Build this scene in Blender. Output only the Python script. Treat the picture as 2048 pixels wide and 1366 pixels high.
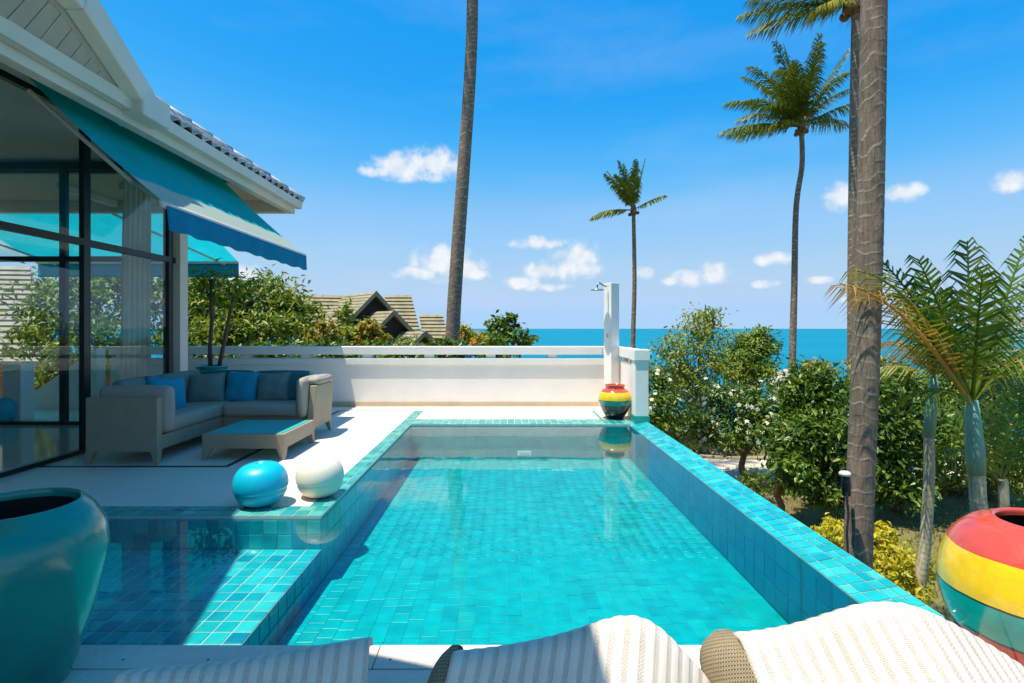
import bpy, bmesh, math, random
import numpy as np
from mathutils import Vector, Matrix, Quaternion

for o in list(bpy.data.objects):
    bpy.data.objects.remove(o)
SC = bpy.context.scene
COL = SC.collection
R = math.radians

# ------------------------------------------------------------------ camera
F, CX, HY, H = 1100.0, 1010.0, 657.0, 1.3      # focal length in photo pixels, vanishing point, eye height
cam_d = bpy.data.cameras.new('camera')
cam = bpy.data.objects.new('camera', cam_d); COL.objects.link(cam)
cam.location = (0, 0, H); cam.rotation_euler = (R(90), 0, 0)
cam_d.sensor_width = 36; cam_d.lens = 36 * F / 2048
cam_d.shift_x = (1024 - CX) / 2048; cam_d.shift_y = -(683 - HY) / 2048
cam_d.clip_start = 0.05; cam_d.clip_end = 200000
SC.camera = cam

def at(px, py, Y):
    return Vector(((px - CX) / F * Y, Y, H - (py - HY) / F * Y))
def gz(px, py, z=0.0):
    return at(px, py, F * (H - z) / (py - HY))

# ------------------------------------------------------------------ sun, sky, exposure
SUN_DIR = Vector((0.265, 0.14, -1.0)).normalized()
sun_d = bpy.data.lights.new('sun', 'SUN'); sun_d.energy = 4.6; sun_d.angle = R(0.5); sun_d.color = (1, 0.93, 0.80)
sun = bpy.data.objects.new('sun', sun_d); COL.objects.link(sun)
sun.rotation_euler = SUN_DIR.to_track_quat('-Z', 'Y').to_euler(); sun.location = (-4, -2, 20)
SC.view_settings.view_transform = 'Standard'; SC.view_settings.look = 'None'
SC.view_settings.exposure = 0.6; SC.view_settings.gamma = 1.0
SC.view_settings.use_curve_mapping = False

world = bpy.data.worlds.new('World'); SC.world = world; world.use_nodes = True
def build_world():
    nt = world.node_tree; N = nt.nodes; L = nt.links; N.clear()
    out = N.new('ShaderNodeOutputWorld'); bg = N.new('ShaderNodeBackground'); bg.inputs['Strength'].default_value = 0.12
    sky = N.new('ShaderNodeTexSky'); sky.sky_type = 'NISHITA'; sky.sun_disc = False
    sky.sun_elevation = math.asin(-SUN_DIR.z); sky.sun_rotation = math.atan2(-SUN_DIR.x, -SUN_DIR.y)
    sky.altitude = 50; sky.air_density = 1.0; sky.dust_density = 0.3; sky.ozone_density = 6.0
    # grade the clear sky to the deep, saturated blue of the photograph, channel by channel and the same all round
    spc = N.new('ShaderNodeSeparateColor'); L.new(sky.outputs[0], spc.inputs[0]); cmb = N.new('ShaderNodeCombineColor')
    for k, pts in enumerate(([(0, .012), (.13, .016), (.175, .085), (.2625, .305), (.545, .47), (.65, .42), (1, .42)],
                             [(0, .28), (.23, .343), (.314, .462), (.4375, .597), (.70, .66), (.8, .64), (1, .64)],
                             [(0, .70), (.474, .905), (.58, .955), (.71, .955), (.8, .9), (1, .9)])):
        dv = N.new('ShaderNodeMath'); dv.operation = 'DIVIDE'; dv.inputs[1].default_value = 8.0; L.new(spc.outputs[k], dv.inputs[0])
        fc = N.new('ShaderNodeFloatCurve'); cv = fc.mapping.curves[0]
        cv.points[0].location = pts[0]; cv.points[1].location = pts[-1]
        for q in pts[1:-1]: cv.points.new(*q)
        for q in cv.points: q.handle_type = 'AUTO_CLAMPED'
        fc.mapping.update(); L.new(dv.outputs[0], fc.inputs['Value'])
        ml = N.new('ShaderNodeMath'); ml.operation = 'MULTIPLY'; ml.inputs[1].default_value = 5.5; L.new(fc.outputs[0], ml.inputs[0]); L.new(ml.outputs[0], cmb.inputs[k])
    hs = cmb
    tc = N.new('ShaderNodeTexCoord'); sep = N.new('ShaderNodeSeparateXYZ'); L.new(tc.outputs['Generated'], sep.inputs[0])
    def math_(op, a, b=None):
        m = N.new('ShaderNodeMath'); m.operation = op
        for k, v in enumerate((a, b)):
            if v is None: continue
            if isinstance(v, (int, float)): m.inputs[k].default_value = v
            else: L.new(v, m.inputs[k])
        return m.outputs[0]
    az = math_('ARCTAN2', sep.outputs[0], sep.outputs[1]); el = math_('ARCSINE', sep.outputs[2])
    wrap = N.new('ShaderNodeMath'); wrap.operation = 'WRAP'; L.new(az, wrap.inputs[0])
    wrap.inputs[1].default_value = math.pi / 4; wrap.inputs[2].default_value = -math.pi / 4   # the same cloud field goes on all round
    comb = N.new('ShaderNodeCombineXYZ'); L.new(wrap.outputs[0], comb.inputs[0]); L.new(el, comb.inputs[1])
    blobs = [(795,334,80,34),(862,326,78,40),(905,336,40,26),(762,343,52,16),(885,526,78,46),(930,538,70,28),(838,547,66,17),(950,546,50,16),
             (1152,516,66,42),(1100,541,76,22),(1140,536,80,30),(1066,486,58,17),(1108,487,48,13),(1040,566,52,16),(1095,575,70,11),
             (1378,557,52,22),(1426,545,52,28),(1345,562,30,12),(1290,545,30,16),(1548,519,48,18),(1530,568,36,12),(1632,560,40,11),
             (1678,394,50,34),(1806,385,58,24),(2022,362,54,28),(480,548,60,30),(260,540,120,40),(60,470,150,50),(1700,600,36,10)]
    cur = None
    for (px, py, rx, ry) in blobs:
        dx = px - CX; a0 = math.atan2(dx, F); e0 = math.atan2(HY - py, math.hypot(F, dx)); c = math.cos(a0)
        mp = N.new('ShaderNodeMapping'); mp.vector_type = 'POINT'
        sx, sy = F / (rx * 1.04) / c / c, F / (ry * 1.08) / c
        mp.inputs['Scale'].default_value = (sx, sy, 1); mp.inputs['Location'].default_value = (-a0 * sx, -e0 * sy, 0)
        L.new(comb.outputs[0], mp.inputs['Vector'])
        g = N.new('ShaderNodeTexGradient'); g.gradient_type = 'SPHERICAL'; L.new(mp.outputs[0], g.inputs[0])
        cur = g.outputs['Fac'] if cur is None else math_('MAXIMUM', cur, g.outputs['Fac'])
    nz = N.new('ShaderNodeTexNoise'); nz.inputs['Scale'].default_value = 34; nz.inputs['Detail'].default_value = 10; nz.inputs['Roughness'].default_value = 0.55
    L.new(tc.outputs['Generated'], nz.inputs['Vector'])
    gate = N.new('ShaderNodeMath'); gate.operation = 'MULTIPLY'; gate.use_clamp = True; gate.inputs[1].default_value = 4.0; L.new(cur, gate.inputs[0])
    d = math_('ADD', cur, math_('MULTIPLY', gate.outputs[0], math_('MULTIPLY', math_('SUBTRACT', nz.outputs['Fac'], 0.50), 1.55)))
    mr = N.new('ShaderNodeMapRange'); mr.interpolation_type = 'SMOOTHSTEP'; L.new(d, mr.inputs[0])
    mr.inputs[1].default_value = 0.05; mr.inputs[2].default_value = 0.80; mr.inputs[3].default_value = 0; mr.inputs[4].default_value = 0.88
    # thin high veil
    mp2 = N.new('ShaderNodeMapping'); mp2.inputs['Scale'].default_value = (2.2, 2.2, 9.0); mp2.inputs['Rotation'].default_value = (0.2, 0.15, 0)
    L.new(tc.outputs['Generated'], mp2.inputs[0])
    n2 = N.new('ShaderNodeTexNoise'); n2.inputs['Scale'].default_value = 1.6; n2.inputs['Detail'].default_value = 6; L.new(mp2.outputs[0], n2.inputs['Vector'])
    m2 = N.new('ShaderNodeMapRange'); L.new(n2.outputs['Fac'], m2.inputs[0]); m2.inputs[1].default_value = 0.5; m2.inputs[2].default_value = 0.85; m2.inputs[4].default_value = 0.09
    mixc = N.new('ShaderNodeMix'); mixc.data_type = 'RGBA'; L.new(math_('MAXIMUM', mr.outputs[0], m2.outputs[0]), mixc.inputs['Factor'])
    shd = N.new('ShaderNodeMapRange'); L.new(nz.outputs['Fac'], shd.inputs[0]); shd.inputs[1].default_value = 0.35; shd.inputs[2].default_value = 0.62
    cc = N.new('ShaderNodeMix'); cc.data_type = 'RGBA'; L.new(shd.outputs[0], cc.inputs['Factor']); cc.inputs['A'].default_value = (3.9, 4.35, 4.95, 1); cc.inputs['B'].default_value = (5.3, 5.35, 5.5, 1)
    L.new(hs.outputs[0], mixc.inputs['A']); L.new(cc.outputs['Result'], mixc.inputs['B'])
    L.new(mixc.outputs['Result'], bg.inputs['Color']); L.new(bg.outputs[0], out.inputs['Surface'])
build_world()

cy = SC.cycles
cy.use_denoising = True
cy.max_bounces = 10; cy.diffuse_bounces = 4; cy.glossy_bounces = 4; cy.transmission_bounces = 6; cy.transparent_max_bounces = 24
cy.caustics_reflective = False; cy.caustics_refractive = False
cy.sample_clamp_indirect = 6.0

# ------------------------------------------------------------------ materials
def _n(nt, t, **kw):
    n = nt.nodes.new(t)
    for k, v in kw.items(): setattr(n, k, v)
    return n
def mixrgb(nt, a, b, fac, blend='MIX'):
    m = nt.nodes.new('ShaderNodeMix'); m.data_type = 'RGBA'; m.blend_type = blend
    for key, v in (('A', a), ('B', b), ('Factor', fac)):
        if isinstance(v, (tuple, list)): m.inputs[key].default_value = (*v[:3], 1)
        elif isinstance(v, (int, float)): m.inputs[key].default_value = v
        else: nt.links.new(v, m.inputs[key])
    return m.outputs['Result']
def noise(nt, scale, detail=4, rough=0.5, stretch=None, vec=None):
    if vec is None:
        g = nt.nodes.new('ShaderNodeNewGeometry'); vec = g.outputs['Position']
    if stretch:
        mp = nt.nodes.new('ShaderNodeMapping'); mp.inputs['Scale'].default_value = stretch
        nt.links.new(vec, mp.inputs[0]); vec = mp.outputs[0]
    n = nt.nodes.new('ShaderNodeTexNoise'); n.inputs['Scale'].default_value = scale
    n.inputs['Detail'].default_value = detail; n.inputs['Roughness'].default_value = rough
    nt.links.new(vec, n.inputs['Vector'])
    return n.outputs['Fac']
def ramp(nt, fac, stops, interp='LINEAR'):
    r = nt.nodes.new('ShaderNodeValToRGB'); r.color_ramp.interpolation = interp
    e = r.color_ramp.elements
    while len(e) > 1: e.remove(e[-1])
    e[0].position = stops[0][0]; e[0].color = (*stops[0][1], 1)
    for p, c in stops[1:]:
        x = e.new(p); x.color = (*c, 1)
    nt.links.new(fac, r.inputs[0]); return r.outputs[0]
def bump(nt, height, strength, dist=0.01):
    b = nt.nodes.new('ShaderNodeBump'); b.inputs['Strength'].default_value = strength; b.inputs['Distance'].default_value = dist
    nt.links.new(height, b.inputs['Height']); return b.outputs[0]
def base(name):
    m = bpy.data.materials.new(name); m.use_nodes = True; nt = m.node_tree
    return m, nt, nt.nodes['Principled BSDF'], nt.nodes['Material Output']
def lin(r, g, b):
    f = lambda c: (c / 255) / 12.92 if c / 255 <= 0.04045 else ((c / 255 + 0.055) / 1.055) ** 2.4
    return (f(r), f(g), f(b))
def M(name, col, rough=0.6, var=0.15, scale=6, bmp=0.0, bscale=40, metal=0.0, spec=0.5, coat=0.0, stretch=None, fine=0.0):
    m, nt, p, out = base(name)
    n1 = noise(nt, scale, 5, 0.6, stretch)
    lo = tuple(c * (1 - var) for c in col); hi = tuple(min(1, c * (1 + var)) for c in col)
    c = ramp(nt, n1, [(0.3, lo), (0.7, hi)])
    if fine:
        c = mixrgb(nt, c, ramp(nt, noise(nt, scale * 14, 3), [(0.35, (1 - fine,) * 3), (0.65, (1, 1, 1))]), 1.0, 'MULTIPLY')
    nt.links.new(c, p.inputs['Base Color'])
    rr = nt.nodes.new('ShaderNodeMapRange'); nt.links.new(noise(nt, scale * 2.3, 3), rr.inputs[0])
    rr.inputs[3].default_value = max(0, rough - 0.08); rr.inputs[4].default_value = min(1, rough + 0.08)
    nt.links.new(rr.outputs[0], p.inputs['Roughness'])
    p.inputs['Metallic'].default_value = metal; p.inputs['Specular IOR Level'].default_value = spec
    p.inputs['Coat Weight'].default_value = coat; p.inputs['Coat Roughness'].default_value = 0.05
    if bmp: nt.links.new(bump(nt, noise(nt, bscale, 4), bmp, 0.02), p.inputs['Normal'])
    return m

def tile_mat(name, stops, rough=0.18, coat=0.0, patch=0.25):
    """glazed tile: each piece takes its own tone"""
    m, nt, p, out = base(name)
    oi = nt.nodes.new('ShaderNodeObjectInfo'); g = nt.nodes.new('ShaderNodeNewGeometry')
    ad = nt.nodes.new('ShaderNodeMath'); ad.operation = 'ADD'; nt.links.new(oi.outputs['Random'], ad.inputs[0]); nt.links.new(g.outputs['Random Per Island'], ad.inputs[1])
    fr = nt.nodes.new('ShaderNodeMath'); fr.operation = 'FRACT'; nt.links.new(ad.outputs[0], fr.inputs[0])
    c = ramp(nt, fr.outputs[0], stops)
    c = mixrgb(nt, c, ramp(nt, noise(nt, 9, 4), [(0.3, (1 - patch,) * 3), (0.7, (1, 1, 1))]), 1.0, 'MULTIPLY')
    nt.links.new(c, p.inputs['Base Color']); p.inputs['Roughness'].default_value = rough
    nt.links.new(bump(nt, noise(nt, 25, 2), 0.08, 0.01), p.inputs['Normal'])
    return m

def leaf_mat(name, a, b, c=None, trans=0.35, rough=0.45):
    m, nt, p, out = base(name)
    g = nt.nodes.new('ShaderNodeNewGeometry')
    st = [(0.0, a), (0.62, b)] + ([(0.9, b), (1.0, c)] if c else [(1.0, b)])
    col = ramp(nt, g.outputs['Random Per Island'], st)
    col = mixrgb(nt, col, ramp(nt, noise(nt, 1.3, 3), [(0.3, (0.60, 0.68, 0.6)), (0.7, (1.25, 1.15, 1.0))]), 1.0, 'MULTIPLY')
    nt.links.new(col, p.inputs['Base Color']); p.inputs['Roughness'].default_value = rough; p.inputs['Specular IOR Level'].default_value = 0.4
    t = nt.nodes.new('ShaderNodeBsdfTranslucent')
    nt.links.new(mixrgb(nt, col, (1.0, 0.95, 0.35), 1.0, 'MULTIPLY'), t.inputs['Color'])
    ms = nt.nodes.new('ShaderNodeMixShader'); ms.inputs[0].default_value = trans
    nt.links.new(p.outputs[0], ms.inputs[1]); nt.links.new(t.outputs[0], ms.inputs[2]); nt.links.new(ms.outputs[0], out.inputs['Surface'])
    return m

def clear_mat(name, tint, ior=1.33, rough=0.0, ripples=0.0, rscale=3.0, boost=1.0):
    """see-through sheet that mirrors by Fresnel (water surface, window glass)"""
    m, nt, p, out = base(name); nt.nodes.remove(p)
    tr = nt.nodes.new('ShaderNodeBsdfTransparent'); tr.inputs['Color'].default_value = (*tint, 1)
    gl = nt.nodes.new('ShaderNodeBsdfGlossy'); gl.inputs['Roughness'].default_value = rough
    lw = nt.nodes.new('ShaderNodeLayerWeight'); lw.inputs['Blend'].default_value = 0.5     # the same from both sides of the sheet
    if ripples:
        h = noise(nt, rscale, 3, 0.5, (1.0, 0.7, 1.0)); b = bump(nt, h, ripples, 0.05)
        nt.links.new(b, gl.inputs['Normal']); nt.links.new(b, lw.inputs['Normal'])
    f0 = ((ior - 1) / (ior + 1)) ** 2 * boost
    pw_ = nt.nodes.new('ShaderNodeMath'); pw_.operation = 'POWER'; nt.links.new(lw.outputs['Facing'], pw_.inputs[0]); pw_.inputs[1].default_value = 5.0
    ma = nt.nodes.new('ShaderNodeMath'); ma.operation = 'MULTIPLY_ADD'; ma.use_clamp = True; nt.links.new(pw_.outputs[0], ma.inputs[0]); ma.inputs[1].default_value = 1 - f0; ma.inputs[2].default_value = f0
    f = ma.outputs[0]; ms = nt.nodes.new('ShaderNodeMixShader')
    nt.links.new(f, ms.inputs[0]); nt.links.new(tr.outputs[0], ms.inputs[1]); nt.links.new(gl.outputs[0], ms.inputs[2])
    nt.links.new(ms.outputs[0], out.inputs['Surface'])
    return m

def fabric_mat(name, col, trans=0.4, rough=0.8, stripe=None):
    m, nt, p, out = base(name)
    c = ramp(nt, noise(nt, 4, 4), [(0.3, tuple(x * 0.9 for x in col)), (0.7, tuple(min(1, x * 1.08) for x in col))])
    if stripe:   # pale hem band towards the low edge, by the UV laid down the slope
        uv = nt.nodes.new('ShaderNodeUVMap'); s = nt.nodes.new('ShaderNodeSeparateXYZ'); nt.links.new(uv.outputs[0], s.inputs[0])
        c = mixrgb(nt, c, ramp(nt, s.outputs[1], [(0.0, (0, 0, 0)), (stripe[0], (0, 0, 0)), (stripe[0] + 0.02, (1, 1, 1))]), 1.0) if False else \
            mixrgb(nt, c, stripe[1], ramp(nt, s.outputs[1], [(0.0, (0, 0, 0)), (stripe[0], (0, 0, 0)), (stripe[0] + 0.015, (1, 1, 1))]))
    nt.links.new(c, p.inputs['Base Color']); p.inputs['Roughness'].default_value = rough; p.inputs['Specular IOR Level'].default_value = 0.2
    t = nt.nodes.new('ShaderNodeBsdfTranslucent'); nt.links.new(c, t.inputs['Color'])
    ms = nt.nodes.new('ShaderNodeMixShader'); ms.inputs[0].default_value = trans
    nt.links.new(p.outputs[0], ms.inputs[1]); nt.links.new(t.outputs[0], ms.inputs[2]); nt.links.new(ms.outputs[0], out.inputs['Surface'])
    return m

def woven_mat(name, col, dark, su, sv, rib=0.0):
    """wicker; with rib, smooth raised cords alternate with open dotted weave across U"""
    m, nt, p, out = base(name)
    uv = nt.nodes.new('ShaderNodeUVMap'); mp = nt.nodes.new('ShaderNodeMapping'); mp.inputs['Scale'].default_value = (su, sv, 1); nt.links.new(uv.outputs[0], mp.inputs[0])
    br = nt.nodes.new('ShaderNodeTexBrick'); br.offset = 0.5; br.inputs['Scale'].default_value = 1.0
    br.inputs['Mortar Size'].default_value = 0.14; br.inputs['Mortar Smooth'].default_value = 0.9
    br.inputs['Brick Width'].default_value = 1.0; br.inputs['Row Height'].default_value = 0.5
    br.inputs['Color1'].default_value = (*col, 1); br.inputs['Color2'].default_value = (*[x * 0.90 for x in col], 1); br.inputs['Mortar'].default_value = (*dark, 1)
    nt.links.new(mp.outputs[0], br.inputs['Vector'])
    c = br.outputs['Color']; h = nt.nodes.new('ShaderNodeMath'); h.operation = 'SUBTRACT'; h.inputs[0].default_value = 1; nt.links.new(br.outputs['Fac'], h.inputs[1]); hh = h.outputs[0]
    if rib:
        s = nt.nodes.new('ShaderNodeSeparateXYZ'); nt.links.new(uv.outputs[0], s.inputs[0])
        a = nt.nodes.new('ShaderNodeMath'); a.operation = 'MULTIPLY'; a.inputs[1].default_value = math.pi / rib; nt.links.new(s.outputs[0], a.inputs[0])
        b = nt.nodes.new('ShaderNodeMath'); b.operation = 'SINE'; nt.links.new(a.outputs[0], b.inputs[0])
        d = nt.nodes.new('ShaderNodeMath'); d.operation = 'ABSOLUTE'; nt.links.new(b.outputs[0], d.inputs[0])
        k = nt.nodes.new('ShaderNodeMapRange'); k.interpolation_type = 'SMOOTHSTEP'; nt.links.new(d.outputs[0], k.inputs[0]); k.inputs[1].default_value = 0.45; k.inputs[2].default_value = 0.75
        c = mixrgb(nt, c, col, k.outputs[0])
        mx = nt.nodes.new('ShaderNodeMath'); mx.operation = 'MAXIMUM'; nt.links.new(hh, mx.inputs[0]); nt.links.new(k.outputs[0], mx.inputs[1]); hh = mx.outputs[0]
    c = mixrgb(nt, c, ramp(nt, noise(nt, 7, 4), [(0.3, (0.88, 0.87, 0.85)), (0.7, (1, 1, 1))]), 1.0, 'MULTIPLY')
    nt.links.new(c, p.inputs['Base Color']); p.inputs['Roughness'].default_value = 0.6; p.inputs['Specular IOR Level'].default_value = 0.25
    nt.links.new(bump(nt, hh, 0.6, 0.004), p.inputs['Normal'])
    return m

def band_mat(name, stops, wob=0.02, rough=0.16):
    m, nt, p, out = base(name)
    tc = nt.nodes.new('ShaderNodeTexCoord'); s = nt.nodes.new('ShaderNodeSeparateXYZ'); nt.links.new(tc.outputs['Generated'], s.inputs[0])
    nz = noise(nt, 5, 3)
    a = nt.nodes.new('ShaderNodeMath'); a.operation = 'MULTIPLY_ADD'; nt.links.new(nz, a.inputs[0]); a.inputs[1].default_value = wob; nt.links.new(s.outputs[2], a.inputs[2])
    c = ramp(nt, a.outputs[0], stops, 'CONSTANT')
    c = mixrgb(nt, c, ramp(nt, noise(nt, 14, 5, 0.65), [(0.3, (0.8, 0.8, 0.8)), (0.65, (1, 1, 1))]), 1.0, 'MULTIPLY')
    nt.links.new(c, p.inputs['Base Color']); p.inputs['Roughness'].default_value = rough
    p.inputs['Coat Weight'].default_value = 0.5; p.inputs['Coat Roughness'].default_value = 0.06
    nt.links.new(bump(nt, noise(nt, 18, 3), 0.1, 0.02), p.inputs['Normal'])
    return m

def trunk_mat(name, col, scar):
    m, nt, p, out = base(name)
    at_ = nt.nodes.new('ShaderNodeAttribute'); at_.attribute_name = 'scar'
    c = ramp(nt, noise(nt, 9, 6, 0.7, (1, 1, 0.35)), [(0.3, tuple(x * 0.62 for x in col)), (0.7, tuple(x * 1.2 for x in col))])
    c = mixrgb(nt, c, ramp(nt, noise(nt, 60, 4, 0.7, (1, 1, 0.12)), [(0.35, (0.6, 0.58, 0.55)), (0.6, (1, 1, 1))]), 1.0, 'MULTIPLY')
    f = mixrgb(nt, (0, 0, 0), at_.outputs['Color'], ramp(nt, noise(nt, 9, 4, 0.6, (1, 1, 1.6)), [(0.36, (0.0,) * 3), (0.54, (1, 1, 1))]))
    c = mixrgb(nt, c, scar, f)
    nt.links.new(c, p.inputs['Base Color']); p.inputs['Roughness'].default_value = 0.85; p.inputs['Specular IOR Level'].default_value = 0.2
    nt.links.new(bump(nt, noise(nt, 70, 5, 0.7, (1, 1, 0.2)), 0.5, 0.01), p.inputs['Normal'])
    return m

MT = {}
T1, T2, T3, T4 = (0.000, 0.33, 0.335), (0.0, 0.37, 0.365), (0.0, 0.40, 0.38), (0.004, 0.43, 0.40)
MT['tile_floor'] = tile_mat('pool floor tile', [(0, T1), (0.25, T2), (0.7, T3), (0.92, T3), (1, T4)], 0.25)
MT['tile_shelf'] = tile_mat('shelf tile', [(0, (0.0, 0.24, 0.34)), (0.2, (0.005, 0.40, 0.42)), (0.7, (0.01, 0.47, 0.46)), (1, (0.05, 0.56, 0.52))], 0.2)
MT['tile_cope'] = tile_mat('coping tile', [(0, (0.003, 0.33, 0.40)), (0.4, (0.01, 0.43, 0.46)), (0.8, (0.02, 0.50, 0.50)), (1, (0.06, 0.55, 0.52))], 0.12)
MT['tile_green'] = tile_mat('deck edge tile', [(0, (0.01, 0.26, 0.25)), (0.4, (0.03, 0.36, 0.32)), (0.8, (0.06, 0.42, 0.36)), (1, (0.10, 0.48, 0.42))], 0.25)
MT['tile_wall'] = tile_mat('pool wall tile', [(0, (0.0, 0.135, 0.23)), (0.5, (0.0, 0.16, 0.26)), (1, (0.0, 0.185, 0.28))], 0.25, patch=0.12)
MT['grout_dark'] = M('dark pool grout', (0.0, 0.145, 0.22), 0.9, 0.12, 12)
MT['grout_edge'] = M('edge grout', (0.22, 0.36, 0.33), 0.9, 0.2, 12)
MT['grout'] = M('pale grout', (0.42, 0.52, 0.48), 0.9, 0.15, 12)
MT['grout_blue'] = M('pool grout', (0.005, 0.40, 0.39), 0.9, 0.12, 12)
MT['water'] = clear_mat('pool water', (0.80, 0.975, 0.985), 1.333, 0.0, 0.035, 2.6)
MT['deck'] = M('white stone deck', (0.76, 0.66, 0.54), 0.55, 0.05, 1.4, 0.08, 30, fine=0.05)
MT['board'] = M('grey cement board', (0.66, 0.56, 0.455), 0.7, 0.10, 3, 0.15, 60, stretch=(0.4, 2, 1), fine=0.08)
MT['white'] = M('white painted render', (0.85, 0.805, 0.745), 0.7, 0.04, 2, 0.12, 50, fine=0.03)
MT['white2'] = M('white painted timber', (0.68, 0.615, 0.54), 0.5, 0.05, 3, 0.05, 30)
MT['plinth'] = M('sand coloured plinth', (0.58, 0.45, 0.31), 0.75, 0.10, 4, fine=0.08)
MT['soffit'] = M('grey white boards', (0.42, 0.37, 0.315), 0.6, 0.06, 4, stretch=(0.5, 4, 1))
MT['black'] = M('black aluminium', (0.012, 0.012, 0.013), 0.35, 0.2, 8)
MT['inlay'] = M('dark inlay strip', (0.03, 0.05, 0.055), 0.5, 0.2, 20)
MT['glass'] = clear_mat('window glass', (0.88, 0.95, 0.95), 1.5, 0.0, boost=1.1)
MT['floor_in'] = M('polished pale floor', (0.50, 0.45, 0.38), 0.08, 0.08, 1.2)
MT['ceiling'] = M('ceiling paint', (0.58, 0.53, 0.47), 0.8, 0.05)
MT['rooftile'] = tile_mat('grey blue roof tile', [(0, (0.42, 0.40, 0.38)), (0.5, (0.60, 0.57, 0.54)), (1, (0.75, 0.71, 0.66))], 0.45, patch=0.4)
MT['roofdark'] = M('roof underlay', (0.06, 0.055, 0.05), 0.9)
MT['metal'] = M('brushed steel', (0.35, 0.36, 0.37), 0.3, 0.1, 20, metal=1.0)
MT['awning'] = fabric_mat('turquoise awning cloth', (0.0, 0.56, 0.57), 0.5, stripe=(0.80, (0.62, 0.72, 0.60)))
MT['awning2'] = fabric_mat('cyan awning cloth', (0.01, 0.52, 0.60), 0.5)
MT['valance'] = fabric_mat('blue valance cloth', (0.0, 0.24, 0.40), 0.25)
MT['valance2'] = fabric_mat('cyan valance cloth', (0.0, 0.42, 0.55), 0.4)
MT['sofa'] = M('taupe resin weave', (0.34, 0.28, 0.19), 0.6, 0.06, 8, 0.25, 160, fine=0.1)
MT['cushion'] = M('pale grey outdoor cloth', (0.36, 0.31, 0.25), 0.85, 0.06, 4, 0.15, 220)
MT['cushion_teal'] = M('teal outdoor cloth', (0.02, 0.13, 0.13), 0.85, 0.1, 4, 0.15, 220)
MT['cushion_blue'] = M('bright blue cloth', (0.0, 0.25, 0.38), 0.8, 0.1, 6, 0.2, 200)
MT['cushion_grey'] = M('grey teal cloth', (0.13, 0.20, 0.185), 0.85, 0.1, 5, 0.2, 220)
MT['table_glass'] = M('turquoise back-painted glass', (0.04, 0.46, 0.42), 0.32, 0.08, 1.0, coat=0.0, spec=0.25)
MT['ball_blue'] = M('blue glazed ceramic', (0.0, 0.45, 0.60), 0.36, 0.06, 3, coat=0.05)
MT['ball_white'] = M('cream glazed ceramic', (0.80, 0.71, 0.56), 0.42, 0.03, 3, coat=0.0)
MT['jar'] = M('teal glazed jar', (0.0, 0.22, 0.175), 0.2, 0.28, 2.2, 0.08, 14, coat=0.15)
MT['jar_in'] = M('unglazed inside', (0.03, 0.02, 0.015), 0.9)
MT['pot_teal'] = M('teal glazed pot', (0.0, 0.22, 0.24), 0.2, 0.2, 4, coat=0.4)
MT['soil'] = M('potting soil', (0.03, 0.02, 0.012), 0.95, 0.4, 30)
RED, YEL, TEAL, BLK, BRN = (0.60, 0.075, 0.04), (0.82, 0.55, 0.015), (0.0, 0.30, 0.26), (0.008, 0.008, 0.010), (0.20, 0.035, 0.02)
MT['pot_far'] = band_mat('banded pot glaze', [(0, BLK), (0.30, BRN), (0.40, BLK), (0.415, TEAL), (0.545, BLK), (0.565, YEL), (0.80, RED)])
MT['pot_near'] = band_mat('large banded pot glaze', [(0, BLK), (0.08, (0.42, 0.03, 0.015)), (0.40, BLK), (0.415, TEAL), (0.60, BLK), (0.612, YEL), (0.84, RED)])
MT['woven'] = woven_mat('cream wicker weave', (0.78, 0.68, 0.555), (0.67, 0.585, 0.475), 95, 120, rib=0.036)
MT['woven_brown'] = woven_mat('straw wicker weave', (0.46, 0.36, 0.21), (0.06, 0.045, 0.025), 60, 150)
MT['lamp'] = M('lamp housing', (0.02, 0.022, 0.03), 0.5)
MT['trunk'] = trunk_mat('palm trunk', (0.27, 0.20, 0.145), (0.62, 0.49, 0.37))
MT['trunk_young'] = trunk_mat('young palm trunk', (0.60, 0.52, 0.34), (0.30, 0.25, 0.14))
MT['shaft'] = M('blue green crownshaft', (0.17, 0.34, 0.25), 0.5, 0.25, 8, stretch=(3, 3, 0.5))
MT['bark'] = M('brown bark', (0.22, 0.155, 0.10), 0.9, 0.35, 12, 0.5, 50)
MT['bark_grey'] = M('grey bark', (0.30, 0.27, 0.23), 0.9, 0.3, 10, 0.5, 50)
MT['cane'] = M('reddish cane', (0.10, 0.055, 0.05), 0.7, 0.3, 20)
MT['coconut'] = M('coconut husk', (0.16, 0.09, 0.03), 0.7, 0.3, 10)
MT['frond'] = leaf_mat('palm frond green', (0.061, 0.123, 0.020), (0.158, 0.217, 0.033), (0.438, 0.319, 0.055), 0.3)
MT['frond_yellow'] = leaf_mat('palm frond yellowing', (0.10, 0.16, 0.02), (0.30, 0.31, 0.045), (0.48, 0.30, 0.06), 0.35)
MT['frond_bright'] = leaf_mat('young frond green', (0.055, 0.14, 0.018), (0.16, 0.26, 0.035), (0.36, 0.36, 0.06), 0.4)
MT['frond_brown'] = leaf_mat('dying frond', (0.525, 0.319, 0.066), (0.700, 0.392, 0.099), (0.525, 0.203, 0.044), 0.25)
MT['leaf_mango'] = leaf_mat('mango leaf', (0.073, 0.154, 0.016), (0.274, 0.344, 0.035), (0.600, 0.544, 0.069))
MT['leaf_dark'] = leaf_mat('dark glossy leaf', (0.038, 0.100, 0.014), (0.148, 0.245, 0.027), (0.358, 0.418, 0.055), 0.3, 0.35)
MT['leaf_mid'] = leaf_mat('mid green leaf', (0.073, 0.164, 0.021), (0.252, 0.362, 0.041), (0.546, 0.508, 0.069))
MT['leaf_airy'] = leaf_mat('sparse leaf turning', (0.126, 0.217, 0.027), (0.336, 0.380, 0.049), (0.600, 0.362, 0.055))
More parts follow.
